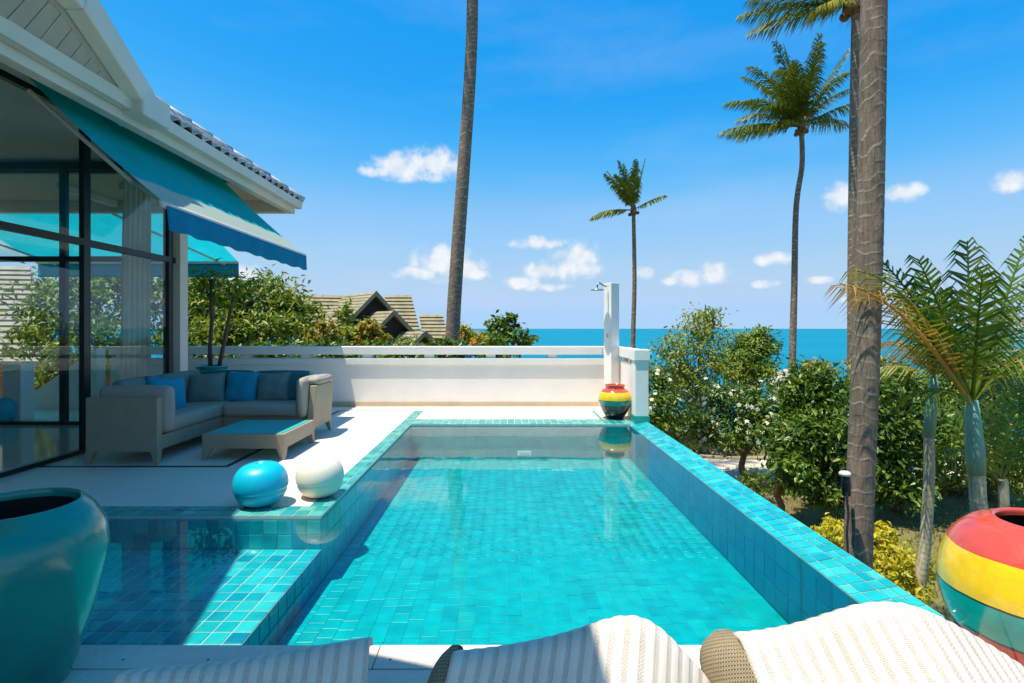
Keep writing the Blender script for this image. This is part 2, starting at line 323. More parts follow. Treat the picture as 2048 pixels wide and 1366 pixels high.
MT['leaf_yellow'] = leaf_mat('yellow green leaf', (0.280, 0.319, 0.022), (0.630, 0.551, 0.039), (0.700, 0.650, 0.066), 0.4)
MT['leaf_olive'] = leaf_mat('olive leaf', (0.175, 0.189, 0.022), (0.455, 0.348, 0.039), (0.630, 0.392, 0.044))
MT['petal'] = leaf_mat('white petal', (0.62, 0.62, 0.55), (0.75, 0.74, 0.66), None, 0.2)
MT['petal_orange'] = leaf_mat('orange petal', (0.50, 0.12, 0.02), (0.62, 0.20, 0.03), None, 0.3)
MT['rock'] = M('pale rock', (0.42, 0.38, 0.32), 0.9, 0.3, 5, 0.6, 12)
MT['path'] = M('sandy concrete path', (0.62, 0.51, 0.40), 0.9, 0.12, 2, 0.2, 40, fine=0.1)
MT['kerb'] = M('stone kerb', (0.30, 0.25, 0.20), 0.9, 0.25, 6)
MT['wall_grey'] = M('weathered concrete', (0.46, 0.42, 0.35), 0.9, 0.25, 3, fine=0.15)
MT['orange_wall'] = M('terracotta painted wall', (0.46, 0.13, 0.05), 0.8, 0.15, 3)
MT['dark_timber'] = M('dark timber gable', (0.035, 0.025, 0.02), 0.8, 0.3, 6)
MT['thatch'] = M('mossy shingle', (0.31, 0.265, 0.155), 0.9, 0.28, 3.0, 0.4, 25, fine=0.25)
MT['thatch_left'] = M('faded shingle', (0.38, 0.31, 0.24), 0.9, 0.2, 3.0, 0.4, 25, fine=0.2)
MT['curtain'] = fabric_mat('sheer curtain', (0.78, 0.71, 0.62), 0.5)

def ground_mat():
    m, nt, p, out = base('dry grass and earth')
    n = noise(nt, 0.5, 8, 0.65)
    c = ramp(nt, n, [(0.3, (0.16, 0.12, 0.06)), (0.5, (0.26, 0.22, 0.07)), (0.7, (0.14, 0.17, 0.03))])
    c = mixrgb(nt, c, ramp(nt, noise(nt, 30, 5, 0.7), [(0.3, (0.55,) * 3), (0.7, (1.1,) * 3)]), 1.0, 'MULTIPLY')
    nt.links.new(c, p.inputs['Base Color']); p.inputs['Roughness'].default_value = 0.95
    nt.links.new(bump(nt, noise(nt, 40, 6, 0.7), 0.7, 0.05), p.inputs['Normal'])
    return m
MT['ground'] = ground_mat()
def sea_mat():
    m, nt, p, out = base('sea water')
    n = noise(nt, 0.004, 5, 0.55, (0.3, 1.6, 1))
    c = ramp(nt, n, [(0.3, (0.0, 0.155, 0.25)), (0.7, (0.0, 0.195, 0.275))])
    nt.links.new(c, p.inputs['Base Color']); p.inputs['Roughness'].default_value = 0.6; p.inputs['Specular IOR Level'].default_value = 0.12
    nt.links.new(bump(nt, noise(nt, 0.2, 6, 0.65, (0.5, 1, 1)), 0.3, 1.0), p.inputs['Normal'])
    return m
MT['sea'] = sea_mat()

# ------------------------------------------------------------------ mesh helpers
class MB:
    def __init__(s): s.v = []; s.f = []; s.uv = None
    def add(s, vs, fs):
        o = len(s.v); s.v += [tuple(p) for p in vs]; s.f += [tuple(i + o for i in f) for f in fs]; return s
    def box(s, x0, x1, y0, y1, z0, z1):
        return s.add([(x0,y0,z0),(x1,y0,z0),(x1,y1,z0),(x0,y1,z0),(x0,y0,z1),(x1,y0,z1),(x1,y1,z1),(x0,y1,z1)],
                     [(3,2,1,0),(4,5,6,7),(0,1,5,4),(1,2,6,5),(2,3,7,6),(3,0,4,7)])
    def hexa(s, bottom, top):
        return s.add(list(bottom) + list(top), [(3,2,1,0),(4,5,6,7),(0,1,5,4),(1,2,6,5),(2,3,7,6),(3,0,4,7)])
    def prism(s, poly, z0, z1):
        n = len(poly)
        return s.add([(x, y, z0) for x, y in poly] + [(x, y, z1) for x, y in poly],
                     [tuple(range(n))[::-1], tuple(range(n, 2 * n))] + [(i, (i + 1) % n, n + (i + 1) % n, n + i) for i in range(n)])
    def tube(s, path, rad, seg=8, cap=True):
        path = [Vector(p) for p in path]; n = len(path)
        rad = rad if isinstance(rad, (list, tuple)) else [rad] * n
        vs = []; up = Vector((0.13, 0.27, 1)).normalized(); a = None
        for i, p in enumerate(path):
            t = (path[min(i + 1, n - 1)] - path[max(i - 1, 0)]).normalized()
            if a is None:
                a = t.cross(up) if abs(t.dot(up)) < 0.95 else t.cross(Vector((1, 0, 0)))
            a = (a - t * a.dot(t)).normalized(); b = t.cross(a)
            for k in range(seg):
                th = 2 * math.pi * k / seg
                vs.append(p + (a * math.cos(th) + b * math.sin(th)) * rad[i])
        fs = [(i*seg+k, i*seg+(k+1)%seg, (i+1)*seg+(k+1)%seg, (i+1)*seg+k) for i in range(n-1) for k in range(seg)]
        if cap: fs += [tuple(range(seg))[::-1], tuple(range((n-1)*seg, n*seg))]
        return s.add(vs, fs)
    def lathe(s, prof, c=(0,0,0), seg=48, capb=True, wob=None):
        vs = []; n = len(prof)
        for r, z in prof:
            for k in range(seg):
                th = 2 * math.pi * k / seg; rr = r * (1 + (wob(th, z) if wob else 0))
                vs.append((c[0] + rr * math.cos(th), c[1] + rr * math.sin(th), c[2] + z))
        fs = [(i*seg+k, i*seg+(k+1)%seg, (i+1)*seg+(k+1)%seg, (i+1)*seg+k) for i in range(n-1) for k in range(seg)]
        if capb: fs.append(tuple(range(seg))[::-1])
        return s.add(vs, fs)
    def grid(s, nu, nv, fn):
        vs = [fn(i / nu, j / nv) for j in range(nv + 1) for i in range(nu + 1)]
        return s.add(vs, [(j*(nu+1)+i, j*(nu+1)+i+1, (j+1)*(nu+1)+i+1, (j+1)*(nu+1)+i) for j in range(nv) for i in range(nu)])
    def build(s, name, mat, parent=None, smooth=False, bevel=0.0, solid=0.0, uv=None):
        me = bpy.data.meshes.new(name); me.from_pydata(s.v, [], s.f); me.update()
        return link(name, me, mat, parent, smooth, bevel, solid, uv)
def link(name, me, mat, parent=None, smooth=False, bevel=0.0, solid=0.0, uv=None):
    o = bpy.data.objects.new(name, me); COL.objects.link(o)
    if mat is not None and not me.materials: me.materials.append(MT[mat] if isinstance(mat, str) else mat)
    if smooth: me.polygons.foreach_set('use_smooth', [True] * len(me.polygons))
    if uv is not None:
        ul = me.uv_layers.new(name='UVMap')
        idx = np.empty(len(me.loops), dtype=np.int32); me.loops.foreach_get('vertex_index', idx)
        ul.data.foreach_set('uv', np.asarray(uv, dtype=np.float32)[idx].ravel())
    if solid:
        m = o.modifiers.new('solid', 'SOLIDIFY'); m.thickness = solid; m.offset = 0
    if bevel:
        m = o.modifiers.new('bevel', 'BEVEL'); m.width = bevel; m.segments = 2; m.limit_method = 'ANGLE'
    if parent is not None: setpar(o, parent)
    return o
def setpar(o, p):
    o.parent = p
    M_ = Matrix.Identity(4); q = p
    while q is not None:
        M_ = (Matrix.Translation(q.location) if q.type == 'EMPTY' else Matrix.Identity(4)) @ M_; q = q.parent
        if q is not None: pass
    # every parent here is an unrotated Empty or a mesh built in world coordinates
    root = p
    while root.parent is not None: root = root.parent
    loc = root.location if root.type == 'EMPTY' else Vector((0, 0, 0))
    o.matrix_parent_inverse = Matrix.Translation(-loc) if p.type == 'EMPTY' else Matrix.Identity(4)
def thing(name, label, cat, loc, group=None):
    o = bpy.data.objects.new(name, None); COL.objects.link(o); o.location = loc; o.empty_display_size = 0.1
    o['label'] = label; o['category'] = cat
    if group: o['group'] = group
    return o
def tag(o, label, cat, group=None):
    o['label'] = label; o['category'] = cat
    if group: o['group'] = group
    return o
def struct(o): o['kind'] = 'structure'; return o
def npmesh(name, V, Fq, mat, parent=None, smooth=False):
    """V (n,3), Fq (m,k) int array, all faces of k corners"""
    me = bpy.data.meshes.new(name); k = Fq.shape[1]
    me.vertices.add(len(V)); me.vertices.foreach_set('co', np.asarray(V, dtype=np.float32).ravel())
    me.loops.add(Fq.size); me.loops.foreach_set('vertex_index', Fq.astype(np.int32).ravel())
    me.polygons.add(len(Fq)); me.polygons.foreach_set('loop_start', np.arange(0, Fq.size, k, dtype=np.int32))
    me.update(calc_edges=True); me.validate()
    return link(name, me, mat, parent, smooth)
def rounded_box(c, size, r, n=5, puff=0.0):
    """closed soft block"""
    mb = MB(); sx, sy, sz = [s / 2 for s in size]; c = Vector(c)
    def P(d):
        q = Vector((d[0] * sx, d[1] * sy, d[2] * sz))
        inner = Vector((max(-(sx-r), min(sx-r, q.x)), max(-(sy-r), min(sy-r, q.y)), max(-(sz-r), min(sz-r, q.z))))
        e = q - inner
        if e.length > 1e-9: q = inner + e.normalized() * min(r, e.length)
        if puff:
            ax, ay, az = abs(d[0]), abs(d[1]), abs(d[2])
            k = puff
            if az > 0.999: q.z += math.copysign(k * (1 - ax**3) * (1 - ay**3), d[2])
            if ax > 0.999: q.x += math.copysign(k * (1 - az**3) * (1 - ay**3), d[0])
            if ay > 0.999: q.y += math.copysign(k * (1 - ax**3) * (1 - az**3), d[1])
        return c + q
    # edges of the parameter cube are sampled densely near the rims
    t = sorted(set([-1, -0.97, -0.93, -0.86, -0.6, -0.3, 0, 0.3, 0.6, 0.86, 0.93, 0.97, 1]))
    m = len(t) - 1
    for ax in range(3):
        for sg in (-1, 1):
            vs = []
            for j in t:
                for i in t:
                    d = [0, 0, 0]; d[ax] = sg; d[(ax + 1) % 3] = i * sg; d[(ax + 2) % 3] = j
                    vs.append(P(d))
            mb.add(vs, [(b*(m+1)+a, b*(m+1)+a+1, (b+1)*(m+1)+a+1, (b+1)*(m+1)+a) for b in range(m) for a in range(m)])
    return mb
def weld(o, d=0.0005):
    bm = bmesh.new(); bm.from_mesh(o.data); bmesh.ops.remove_doubles(bm, verts=bm.verts, dist=d); bm.to_mesh(o.data); bm.free(); o.data.update()
    o.data.polygons.foreach_set('use_smooth', [True] * len(o.data.polygons)); return o
def pillow(name, c, w, h, t, facing, tilt, mat, label, roll=0.0, group=None, seed=1):
    """square scatter cushion with pinched corners; facing = azimuth of its front, tilt = lean back"""
    rn = random.Random(seed); n = 16; mb = MB()
    def prof(u, v):
        a = max(0, 1 - abs(u) ** 3.2) * max(0, 1 - abs(v) ** 3.2); return t / 2 * a ** 0.55
    for sg in (1, -1):
        def fn(a, b, sg=sg):
            u, v = 2 * a - 1, 2 * b - 1
            pin = 1 - 0.055 * (1 - abs(u) ** 2) * abs(v) ** 2 - 0.0
            pin2 = 1 - 0.055 * (1 - abs(v) ** 2) * abs(u) ** 2
            wr = 0.006 * math.sin(5 * u + 3 * v + seed) * math.sin(4 * v - 2 * u + seed * 2)
            return (u * w / 2 * pin2, sg * (prof(u, v) + (wr if abs(u) < .99 and abs(v) < .99 else 0)), v * h / 2 * pin)
        vs = [fn(i / n, j / n) for j in range(n + 1) for i in range(n + 1)]
        fs = [(j*(n+1)+i, j*(n+1)+i+1, (j+1)*(n+1)+i+1, (j+1)*(n+1)+i) for j in range(n) for i in range(n)]
        mb.add(vs, fs if sg < 0 else [f[::-1] for f in fs])
    Rm = Matrix.Rotation(facing, 4, 'Z') @ Matrix.Rotation(tilt, 4, 'X') @ Matrix.Rotation(roll, 4, 'Y')
    mb.v = [tuple(Vector(c) + Rm @ Vector(p)) for p in mb.v]
    o = weld(mb.build(name, mat, None, True)); tag(o, label, 'cushion', group); return o

# one unit tile shared by all tiled surfaces: 1 x 1 x 1, chamfered top
def unit_tile(name, mat):
    mb = MB(); e = 0.5 - 0.035
    vs = [(-.5,-.5,0),(.5,-.5,0),(.5,.5,0),(-.5,.5,0),(-.5,-.5,.7),(.5,-.5,.7),(.5,.5,.7),(-.5,.5,.7),(-e,-e,1),(e,-e,1),(e,e,1),(-e,e,1)]
    fs = [(0,1,5,4),(1,2,6,5),(2,3,7,6),(3,0,4,7),(4,5,9,8),(5,6,10,9),(6,7,11,10),(7,4,8,11),(8,9,10,11)]
    me = bpy.data.meshes.new(name); me.from_pydata(vs, [], fs); me.materials.append(MT[mat]); me.update(); return me
TR = random.Random(99)
def lay_tiles(parent, me, cells, U, V, Nn, limit=300):
    """cells: (centre, su, sv) in order of importance; U V N: unit axes; thickness 4 mm"""
    U, V, Nn = Vector(U), Vector(V), Vector(Nn)
    rot = Matrix((U, V, Nn)).transposed().to_4x4()
    rest = []
    for i, (c, su, sv) in enumerate(cells):
        mw = Matrix.Translation(c) @ rot @ Matrix.Diagonal((su, sv, 0.006, 1))
        if i < limit:
            o = bpy.data.objects.new('tile', me); COL.objects.link(o); o.parent = parent
            o.location = mw.to_translation(); o.rotation_mode = 'QUATERNION'
            o.rotation_quaternion = rot.to_quaternion() @ Quaternion((1, 0, 0), TR.gauss(0, .007)) @ Quaternion((0, 1, 0), TR.gauss(0, .007)) @ Quaternion((0, 0, 1), TR.gauss(0, .008)); o.scale = (su, sv, 0.006)
        else: rest.append(mw)
    if rest:
        bv = np.array([v.co[:] for v in me.vertices]); bf = np.array([p.vertices[:] for p in me.polygons])
        Vs = []; Fs = []
        for k, mw in enumerate(rest):
            m = np.array(mw); Vs.append(bv @ m[:3, :3].T + m[:3, 3]); Fs.append(bf + k * len(bv))
        o = npmesh('far_tiles', np.concatenate(Vs), np.concatenate(Fs), me.materials[0], parent); o['kind'] = 'stuff'

# ------------------------------------------------------------------ large setting: sea, ground
mb = MB(); S = 90000.0
mb.grid(60, 60, lambda u, v: ((u - 0.5) * 2 * S, -2000 + v * (S + 2000), -32.0))
struct(mb.build('sea', 'sea'))
rg = np.random.default_rng(5)
def terrain_z(x, y):
    d = max(0.0, y - 19.0) + max(0.0, x - 14) * 0.7
    z = -2.5 - d * 0.26
    if y < 0: z += min(6, -y * 0.05)
    z += 0.10 * math.sin(x * 0.7 + 1) * math.sin(y * 0.6) + 0.05 * math.sin(x * 2.1) * math.cos(y * 1.7)
    return max(z, -45)
mb = MB(); xs = np.concatenate([np.linspace(-160, -24, 18), np.linspace(-22, 26, 97), np.linspace(28, 160, 18)]); ys = np.concatenate([np.linspace(-60, -2, 12), np.linspace(0, 40, 81), np.linspace(44, 220, 24)])
mb.add([(x, y, terrain_z(x, y)) for y in ys for x in xs], [(j*len(xs)+i, j*len(xs)+i+1, (j+1)*len(xs)+i+1, (j+1)*len(xs)+i) for j in range(len(ys)-1) for i in range(len(xs)-1)])
struct(mb.build('ground', 'ground', None, True))
def strip(name, pts, w, mat, dz):
    mb = MB(); vs = []
    pts = [Vector(p) for p in pts]; n = len(pts)
    fine = []
    for i in range(n - 1):
        for k in range(8): fine.append(pts[i].lerp(pts[i + 1], k / 8))
    fine.append(pts[-1])
    for i, p in enumerate(fine):
        t = (fine[min(i + 1, len(fine) - 1)] - fine[max(i - 1, 0)]).normalized(); s = Vector((-t.y, t.x, 0))
        for a in (-.5, -.25, 0, .25, .5):
            q = p + s * a * w; vs.append((q.x, q.y, terrain_z(q.x, q.y) + dz))
    mb.add(vs, [(i*5+k, i*5+k+1, (i+1)*5+k+1, (i+1)*5+k) for i in range(len(fine)-1) for k in range(4)])
    return mb.build(name, mat, None, True)
struct(strip('path', [(1, 14.6, 0), (5, 14.8, 0), (8, 14.6, 0), (12, 15.2, 0), (18, 17, 0)], 2.3, 'path', 0.03))
struct(strip('kerb', [(1, 15.85, 0), (5, 16.05, 0), (8, 15.85, 0), (12, 16.4, 0), (17, 18.1, 0)], 0.16, 'kerb', 0.09))

# ------------------------------------------------------------------ pool
XL, XR, YF, YB, YS = -1.28, 1.70, 2.26, 7.49, 3.83          # main pool left, right, front, back; front edge of the lounge deck
XS, ZW, ZF, ZS = -3.60, -0.022, -0.47, -0.235               # left end of the shelf, water level, floor, shelf
def basin():
    mb = MB()
    mb.box(XL, XR, YF, YB, ZF - 0.2, ZF - 0.006)                 # floor slab
    mb.box(XR + 0.006, 1.945, YF, 7.50, -2.9, -0.05)             # infinity wall core
    mb.box(XL, XR, YB + 0.006, YB + 0.2, ZF - 0.2, -0.03)
    mb.box(XS, XL - 0.006, YF, YS, ZF - 0.2, ZS - 0.006)         # shelf block
    mb.box(XS, XL - 0.006, YS + 0.006, YS + 0.2, ZF - 0.2, -0.03)
    mb.box(XL - 0.2, XL - 0.006, YS + 0.21, YB + 0.006, ZF - 0.2, -0.03)
    mb.box(XS, XR, YF - 0.2, YF - 0.006, ZF - 0.2, -0.04)
    mb.box(XS - 0.2, XS - 0.006, YF, YS, ZF - 0.2, -0.03)
    return struct(mb.build('pool_basin', 'grout_blue'))
basin_o = basin()
me_floor, me_shelf, me_cope, me_green, me_wall = [unit_tile('tile', k) for k in ('tile_floor', 'tile_shelf', 'tile_cope', 'tile_green', 'tile_wall')]
floor_o = struct(MB().add([(XL, YF, ZF-.004), (XR, YF, ZF-.004), (XR, YB, ZF-.004), (XL, YB, ZF-.004)], [(0,1,2,3)]).build('pool_floor', 'grout_blue'))
rn = random.Random(3); cells = []; nx = 30; p = (XR - XL) / nx
for i in range(nx):
    y = YF + 0.003 - rn.random() * 0.12
    while y < YB:
        ln = rn.choice((0.1, 0.1, 0.1, 0.1, 0.15, 0.2)); y0, y1 = max(y, YF), min(y + ln, YB)
        if y1 - y0 > 0.03: cells.append((Vector((XL + (i + .5) * p, (y0 + y1) / 2, ZF - 0.006)), p - 0.0022, y1 - y0 - 0.0022))
        y += ln
cells.sort(key=lambda c: (c[0].y < 3.0, c[0].y))
lay_tiles(floor_o, me_floor, cells, (1,0,0), (0,1,0), (0,0,1))
shelf_o = struct(MB().add([(XS, YF, ZS-.004), (XL, YF, ZS-.004), (XL, YS, ZS-.004), (XS, YS, ZS-.004)], [(0,1,2,3)]).build('pool_shelf', 'grout'))
cells = []
for i in range(23):
    for j in range(15):
        cells.append((Vector((XL - (i + .5) * 0.1008, YF + (j + .5) * (YS - YF) / 15, ZS - 0.006)), 0.0925, (YS - YF) / 15 - 0.008))
cells.sort(key=lambda c: (c[0].y < 2.5, -c[0].x))
lay_tiles(shelf_o, me_shelf, cells, (1,0,0), (0,1,0), (0,0,1))
def wall_tiles(name, o, along, normal, length, z0, z1, mat_me, grout, pitch=0.149, gap=0.005):
    """tiled upright face from corner o along `along`"""
    o, along, normal = Vector(o), Vector(along), Vector(normal)
    a, b = o - normal * 0.003, o + along * length - normal * 0.003
    w = struct(MB().add([(a.x,a.y,z0),(b.x,b.y,z0),(b.x,b.y,z1),(a.x,a.y,z1)], [(0,1,2,3)]).build(name, grout))
    n = max(1, round(length / pitch)); m = max(1, round((z1 - z0) / pitch)); du, dv = length / n, (z1 - z0) / m
    cells = [(Vector((o.x, o.y, 0)) + along * (i + .5) * du + Vector((0, 0, z0 + (j + .5) * dv)) - normal * 0.005, du - gap, dv - gap) for i in range(n) for j in range(m)]
    lay_tiles(w, mat_me, cells, along, (0, 0, 1), along.cross(Vector((0,0,1))) if along.cross(Vector((0,0,1))).dot(normal) > 0 else normal)
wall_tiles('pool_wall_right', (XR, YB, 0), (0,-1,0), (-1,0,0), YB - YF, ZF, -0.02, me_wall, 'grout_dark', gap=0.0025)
wall_tiles('pool_wall_back', (XL, YB, 0), (1,0,0), (0,-1,0), XR - XL, ZF, -0.035, me_floor, 'grout_blue')
wall_tiles('pool_wall_left', (XL, YS, 0), (0,1,0), (1,0,0), YB - YS, ZF, -0.035, me_floor, 'grout_blue')
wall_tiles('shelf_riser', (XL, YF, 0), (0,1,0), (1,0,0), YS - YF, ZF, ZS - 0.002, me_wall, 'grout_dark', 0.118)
wall_tiles('shelf_wall_back', (XS, YS, 0), (1,0,0), (0,-1,0), XL - XS, ZS, -0.035, me_shelf, 'grout', 0.1)
struct(MB().add([(XS-.004,YF-.004,ZW),(XR+.012,YF-.004,ZW),(XR+.012,YB+.004,ZW),(XL-.004,YB+.004,ZW),(XL-.004,YS+.004,ZW),(XS-.004,YS+.004,ZW)], [(0,1,2,3,4,5)]).build('pool_water', 'water'))
sk = thing('skimmer_plate', 'small white plate under water on the far pool wall', 'pool fitting', (0.26, YB - .02, -0.40))
MB().box(0.17, 0.36, YB - .014, YB - .004, -0.43, -0.365).build('plate', 'white', sk, bevel=0.003)
MB().box(0.20, 0.33, YB - .018, YB - .0145, -0.412, -0.383).build('slot', 'white2', sk)
# infinity edge: tiled coping that tips inwards
e0, e1 = -0.014, 0.026
mb = MB(); mb.hexa([(XR+.002,YF,-.06),(1.95,YF,-.06),(1.95,7.5,-.06),(XR+.002,7.5,-.06)], [(XR+.002,YF,e0-.004),(1.95,YF,e1-.004),(1.95,7.5,e1-.004),(XR+.002,7.5,e0-.004)])
ie = struct(mb.build('infinity_edge', 'grout_edge'))
U = Vector((1.95 - XR, 0, e1 - e0)); wU = U.length; U.normalize(); NN = Vector((-U.z, 0, U.x))
cells = []; cw = (0.058, 0.088, 0.052, 0.052); n = 57; dy = (7.5 - YF) / n
for j in range(n):
    s = 0.001
    for w in cw:
        c = Vector((XR, YF + (j + .5) * dy, e0 - 0.004)) + U * (s + w / 2) - NN * 0.001; s += w
        cells.append((c, w - 0.006, dy - 0.009))
lay_tiles(ie, me_cope, cells, U, (0,1,0), NN)

# ------------------------------------------------------------------ decks
mb = MB(); mb.box(-4.40, XL - 0.151, YS + 0.201, 9.18, -2.9, -0.002); mb.box(XL - 0.151, XL-0.008, 8.70, 9.18, -2.9, -0.002)
mb.box(-9.5, -4.40, 7.46, 9.18, -2.9, -0.002); mb.box(-9.5, XS - 0.2, -3.0, YS + 0.2, -2.9, -0.004)
mb.box(XL - 0.008, 1.95, 7.90, 9.18, -2.9, -0.002)
deck = struct(mb.build('lounge_deck', 'deck'))
def coping(name, x0, x1, y0, y1, nu, nv, rows_u=None):
    g = struct(MB().box(x0, x1, y0, y1, -0.03, -0.005).build(name, 'grout'))
    us = rows_u or [(x1 - x0) / nu] * nu; dv = (y1 - y0) / nv; cells = []
    for j in range(nv):
        s = x0
        for w in us:
            cells.append((Vector((s + w / 2, y0 + (j + .5) * dv, -0.0058)), w - 0.008, dv - 0.008)); s += w
    lay_tiles(g, me_green, cells, (1,0,0), (0,1,0), (0,0,1)); return g
coping('coping_front', XS, XL, YS, YS + 0.20, 23, 2)
coping('coping_side', XL - 0.15, XL, YS + 0.20, 8.70, 2, 49, [0.09, 0.06])
coping('coping_back', XL, 1.95, YB, 7.90, 32, 4)
mb = MB(); mb.box(-4.38, -2.60, 5.16, 5.205, -0.004, 0.002); struct(mb.build('inlay_front', 'inlay'))
mb = MB(); mb.box(-2.645, -2.60, 5.206, 8.66, -0.004, 0.002); struct(mb.build('inlay_side', 'inlay'))
mb = MB(); mb.box(-2.645, XL - 0.152, 8.661, 8.72, -0.004, 0.002); struct(mb.build('inlay_back', 'tile_green'))
mb = MB(); mb.box(1.36, 1.41, 7.905, 8.72, -0.004, 0.002); struct(mb.build('inlay_right', 'tile_green'))
# foreground boards
fd = struct(MB().box(XS - 0.2, 2.6, -3.0, YF - 0.01, -2.9, -0.045).build('front_deck', 'inlay'))
rn = random.Random(11)
screws = MB()
for r in range(17):
    y1 = YF - r * 0.163; y0 = y1 - 0.156; x = XS - 0.2 + (0.9 if r % 2 else 0.9 - 1.0); xs_ = []
    cuts = [-3.8, -2.9 + (r % 2) * 1.1, -0.51 + (r % 2) * 1.0, 1.89 - (r % 2) * 0.5, 2.6] if r else [-3.8, -2.9, -0.51, 1.40, 2.6]
    for a, b in zip(cuts[:-1], cuts[1:]):
        mb = MB(); dz = rn.uniform(-0.002, 0.001); mb.box(a + 0.002, b - 0.002, y0, y1, -0.044, dz)
        bo = mb.build('board', 'board', fd, bevel=0.003)
        if r < 3:
            k = a + 0.06
            while k < b - 0.02:
                for yy in ((y0 + 0.05,) if r else (y0 + 0.055,)):
                    sm = MB().lathe([(0.0055, 0), (0.005, 0.0012), (0.0, 0.0012)], (k, yy, dz), 8); sm.build('screw', 'inlay', bo)
                k += 0.335
# ledge that carries the big pot outside the pool corner
struct(MB().box(1.951, 3.0, 1.6, 2.75, -2.9, -0.21).build('pot_ledge', 'wall_grey', bevel=0.01))

# ------------------------------------------------------------------ parapet wall, rail, end post
WL = -6.6
pw = thing('parapet_wall', 'long white rendered parapet wall with slotted top rail at the back of the terrace', 'wall', (-2, 9.2, 0))
mb = MB(); mb.box(WL, 1.70, 9.20, 9.36, -2.9, 0.70); mb.build('panel', 'white', pw)
mb = MB(); mb.box(WL, 1.70, 9.165, 9.38, 0.701, 0.80); mb.build('ledge', 'white', pw, bevel=0.006)
mb = MB(); mb.box(WL, 1.56, 9.18, 9.199, 0.001, 0.075); mb.build('plinth', 'plinth', pw)
mb = MB(); mb.box(WL, 1.62, 9.16, 9.38, 0.865, 1.0); mb.build('rail', 'white', pw, bevel=0.01)
k = WL + 0.1
while k < 1.6:
    MB().box(k, k + 0.16, 9.20, 9.35, 0.801, 0.864).build('rail_post', 'white', pw); k += 1.03
# return wall curving towards the camera
def arc_pts(n=10):
    pts = [(1.62, 9.27)]
    for i in range(1, n + 1):
        a = math.pi / 2 * (1 - i / n); pts.append((1.62 + 0.27 * math.cos(a), 9.0 + 0.27 * math.sin(a)))
    pts += [(1.89, 8.4), (1.89, 7.72)]; return pts
def wallstrip(z0, z1, half):
    pts = arc_pts(); mb = MB(); vs = []
    for i, q in enumerate(pts):
        a, b = Vector(pts[max(i-1,0)]), Vector(pts[min(i+1,len(pts)-1)]); t = (b - a).normalized(); s = Vector((-t.y, t.x))
        for sg in (1, -1):
            for z in (z0, z1): vs.append((q[0] + s.x * half * sg, q[1] + s.y * half * sg, z))
    for i in range(len(pts) - 1):
        o = i * 4
        mb.f += [(o, o+4, o+5, o+1), (o+2, o+3, o+7, o+6), (o+1, o+5, o+7, o+3), (o, o+2, o+6, o+4)]
    mb.f += [(0,1,3,2), (len(vs)-4, len(vs)-2, len(vs)-1, len(vs)-3)]
    mb.v = vs; return mb
rw = thing('return_wall', 'short curved white wall with slots that ends in a post beside the pool corner', 'wall', (1.89, 8.4, 0))
wallstrip(0.001, 0.80, 0.06).build('panel', 'white', rw)
wallstrip(0.865, 1.0, 0.085).build('rail', 'white', rw)
for (x, y) in ((1.83, 9.15), (1.89, 8.6), (1.89, 8.15)): MB().box(x - .05, x + .05, y - .05, y + .05, 0.801, 0.864).build('rail_post', 'white', rw)
MB().box(1.78, 1.965, 7.52, 7.74, 0.10, 0.86).build('post', 'white', rw, bevel=0.006)
MB().box(1.765, 1.98, 7.50, 7.76, 0.861, 1.01).build('post_cap', 'white', rw, bevel=0.006)
MB().box(1.77, 1.975, 7.495, 7.75, -0.3, 0.099).build('post_base', 'tile_green', rw)

# shower column
sc_ = at(1223, 700, 8.75); sx, sy = sc_.x, sc_.y
sh = thing('outdoor_shower', 'white square shower column with chrome rain head by the parapet corner', 'shower', (sx, sy, 0))
a = R(32); d = 0.085
def rotq(dx, dy): return (sx + dx * math.cos(a) - dy * math.sin(a), sy + dx * math.sin(a) + dy * math.cos(a))
mb = MB(); mb.prism([rotq(-d, -d), rotq(d, -d), rotq(d, d), rotq(-d, d)], 0.0, 2.02); mb.build('column', 'white', sh, bevel=0.006)
h0 = at(1207, 574, 8.66)
mb = MB(); mb.tube([at(1213, 573, 8.68), at(1206, 571, 8.64), at(1199, 565.5, 8.62), at(1195.5, 568, 8.6), at(1194.5, 575, 8.6)], 0.012, 8); mb.build('shower_arm', 'metal', sh, True)
c = at(1195, 580, 8.6); mb = MB(); mb.lathe([(0.0, 0.025), (0.02, 0.022), (0.03, 0.012), (0.10, 0.008), (0.102, 0), (0.098, -0.006), (0, -0.006)], c, 24); mb.build('shower_head', 'metal', sh, True)
c = at(1216, 673, 8.66); MB().tube([c, c + Vector((-0.02, -0.05, 0)), c + Vector((-0.03, -0.05, 0.05))], 0.012, 8).build('tap', 'metal', sh)

# ------------------------------------------------------------------ villa
XG, YG, ZT = -4.40, 7.41, 3.49       # glass side wall, glass back wall, glass head
vi = thing('villa', 'white villa with black framed glass corner room and grey blue tiled roof', 'house', (-6.5, 3, 0))
MB().box(-9.5, XG - 0.03, -3, YG - 0.03, -0.5, 0.006).build('room_floor', 'floor_in', vi)
MB().box(-9.5, XG, -3, YG + 0.05, 3.56, 3.62).build('ceiling', 'ceiling', vi)
MB().box(-9.6, -9.5, -3, YG, -0.5, 3.56).build('far_wall', 'white', vi)
MB().box(-9.5, XG, -3.1, -3.0, -0.5, 3.56).build('rear_wall', 'white', vi)
MB().box(XG - 0.09, XG + 0.09, 7.30, 7.48, -0.01, 3.56).build('column', 'white2', vi, bevel=0.006)
MB().box(XG - 0.06, XG + 0.02, -3, 7.299, ZT + 0.061, 3.9).build('head_beam', 'white2', vi)
MB().box(-9.5, XG - 0.1, YG - 0.04, YG + 0.06, 3.621, 3.9).build('head_beam', 'white2', vi)
fr = MB()      # side window frame
t = 0.028
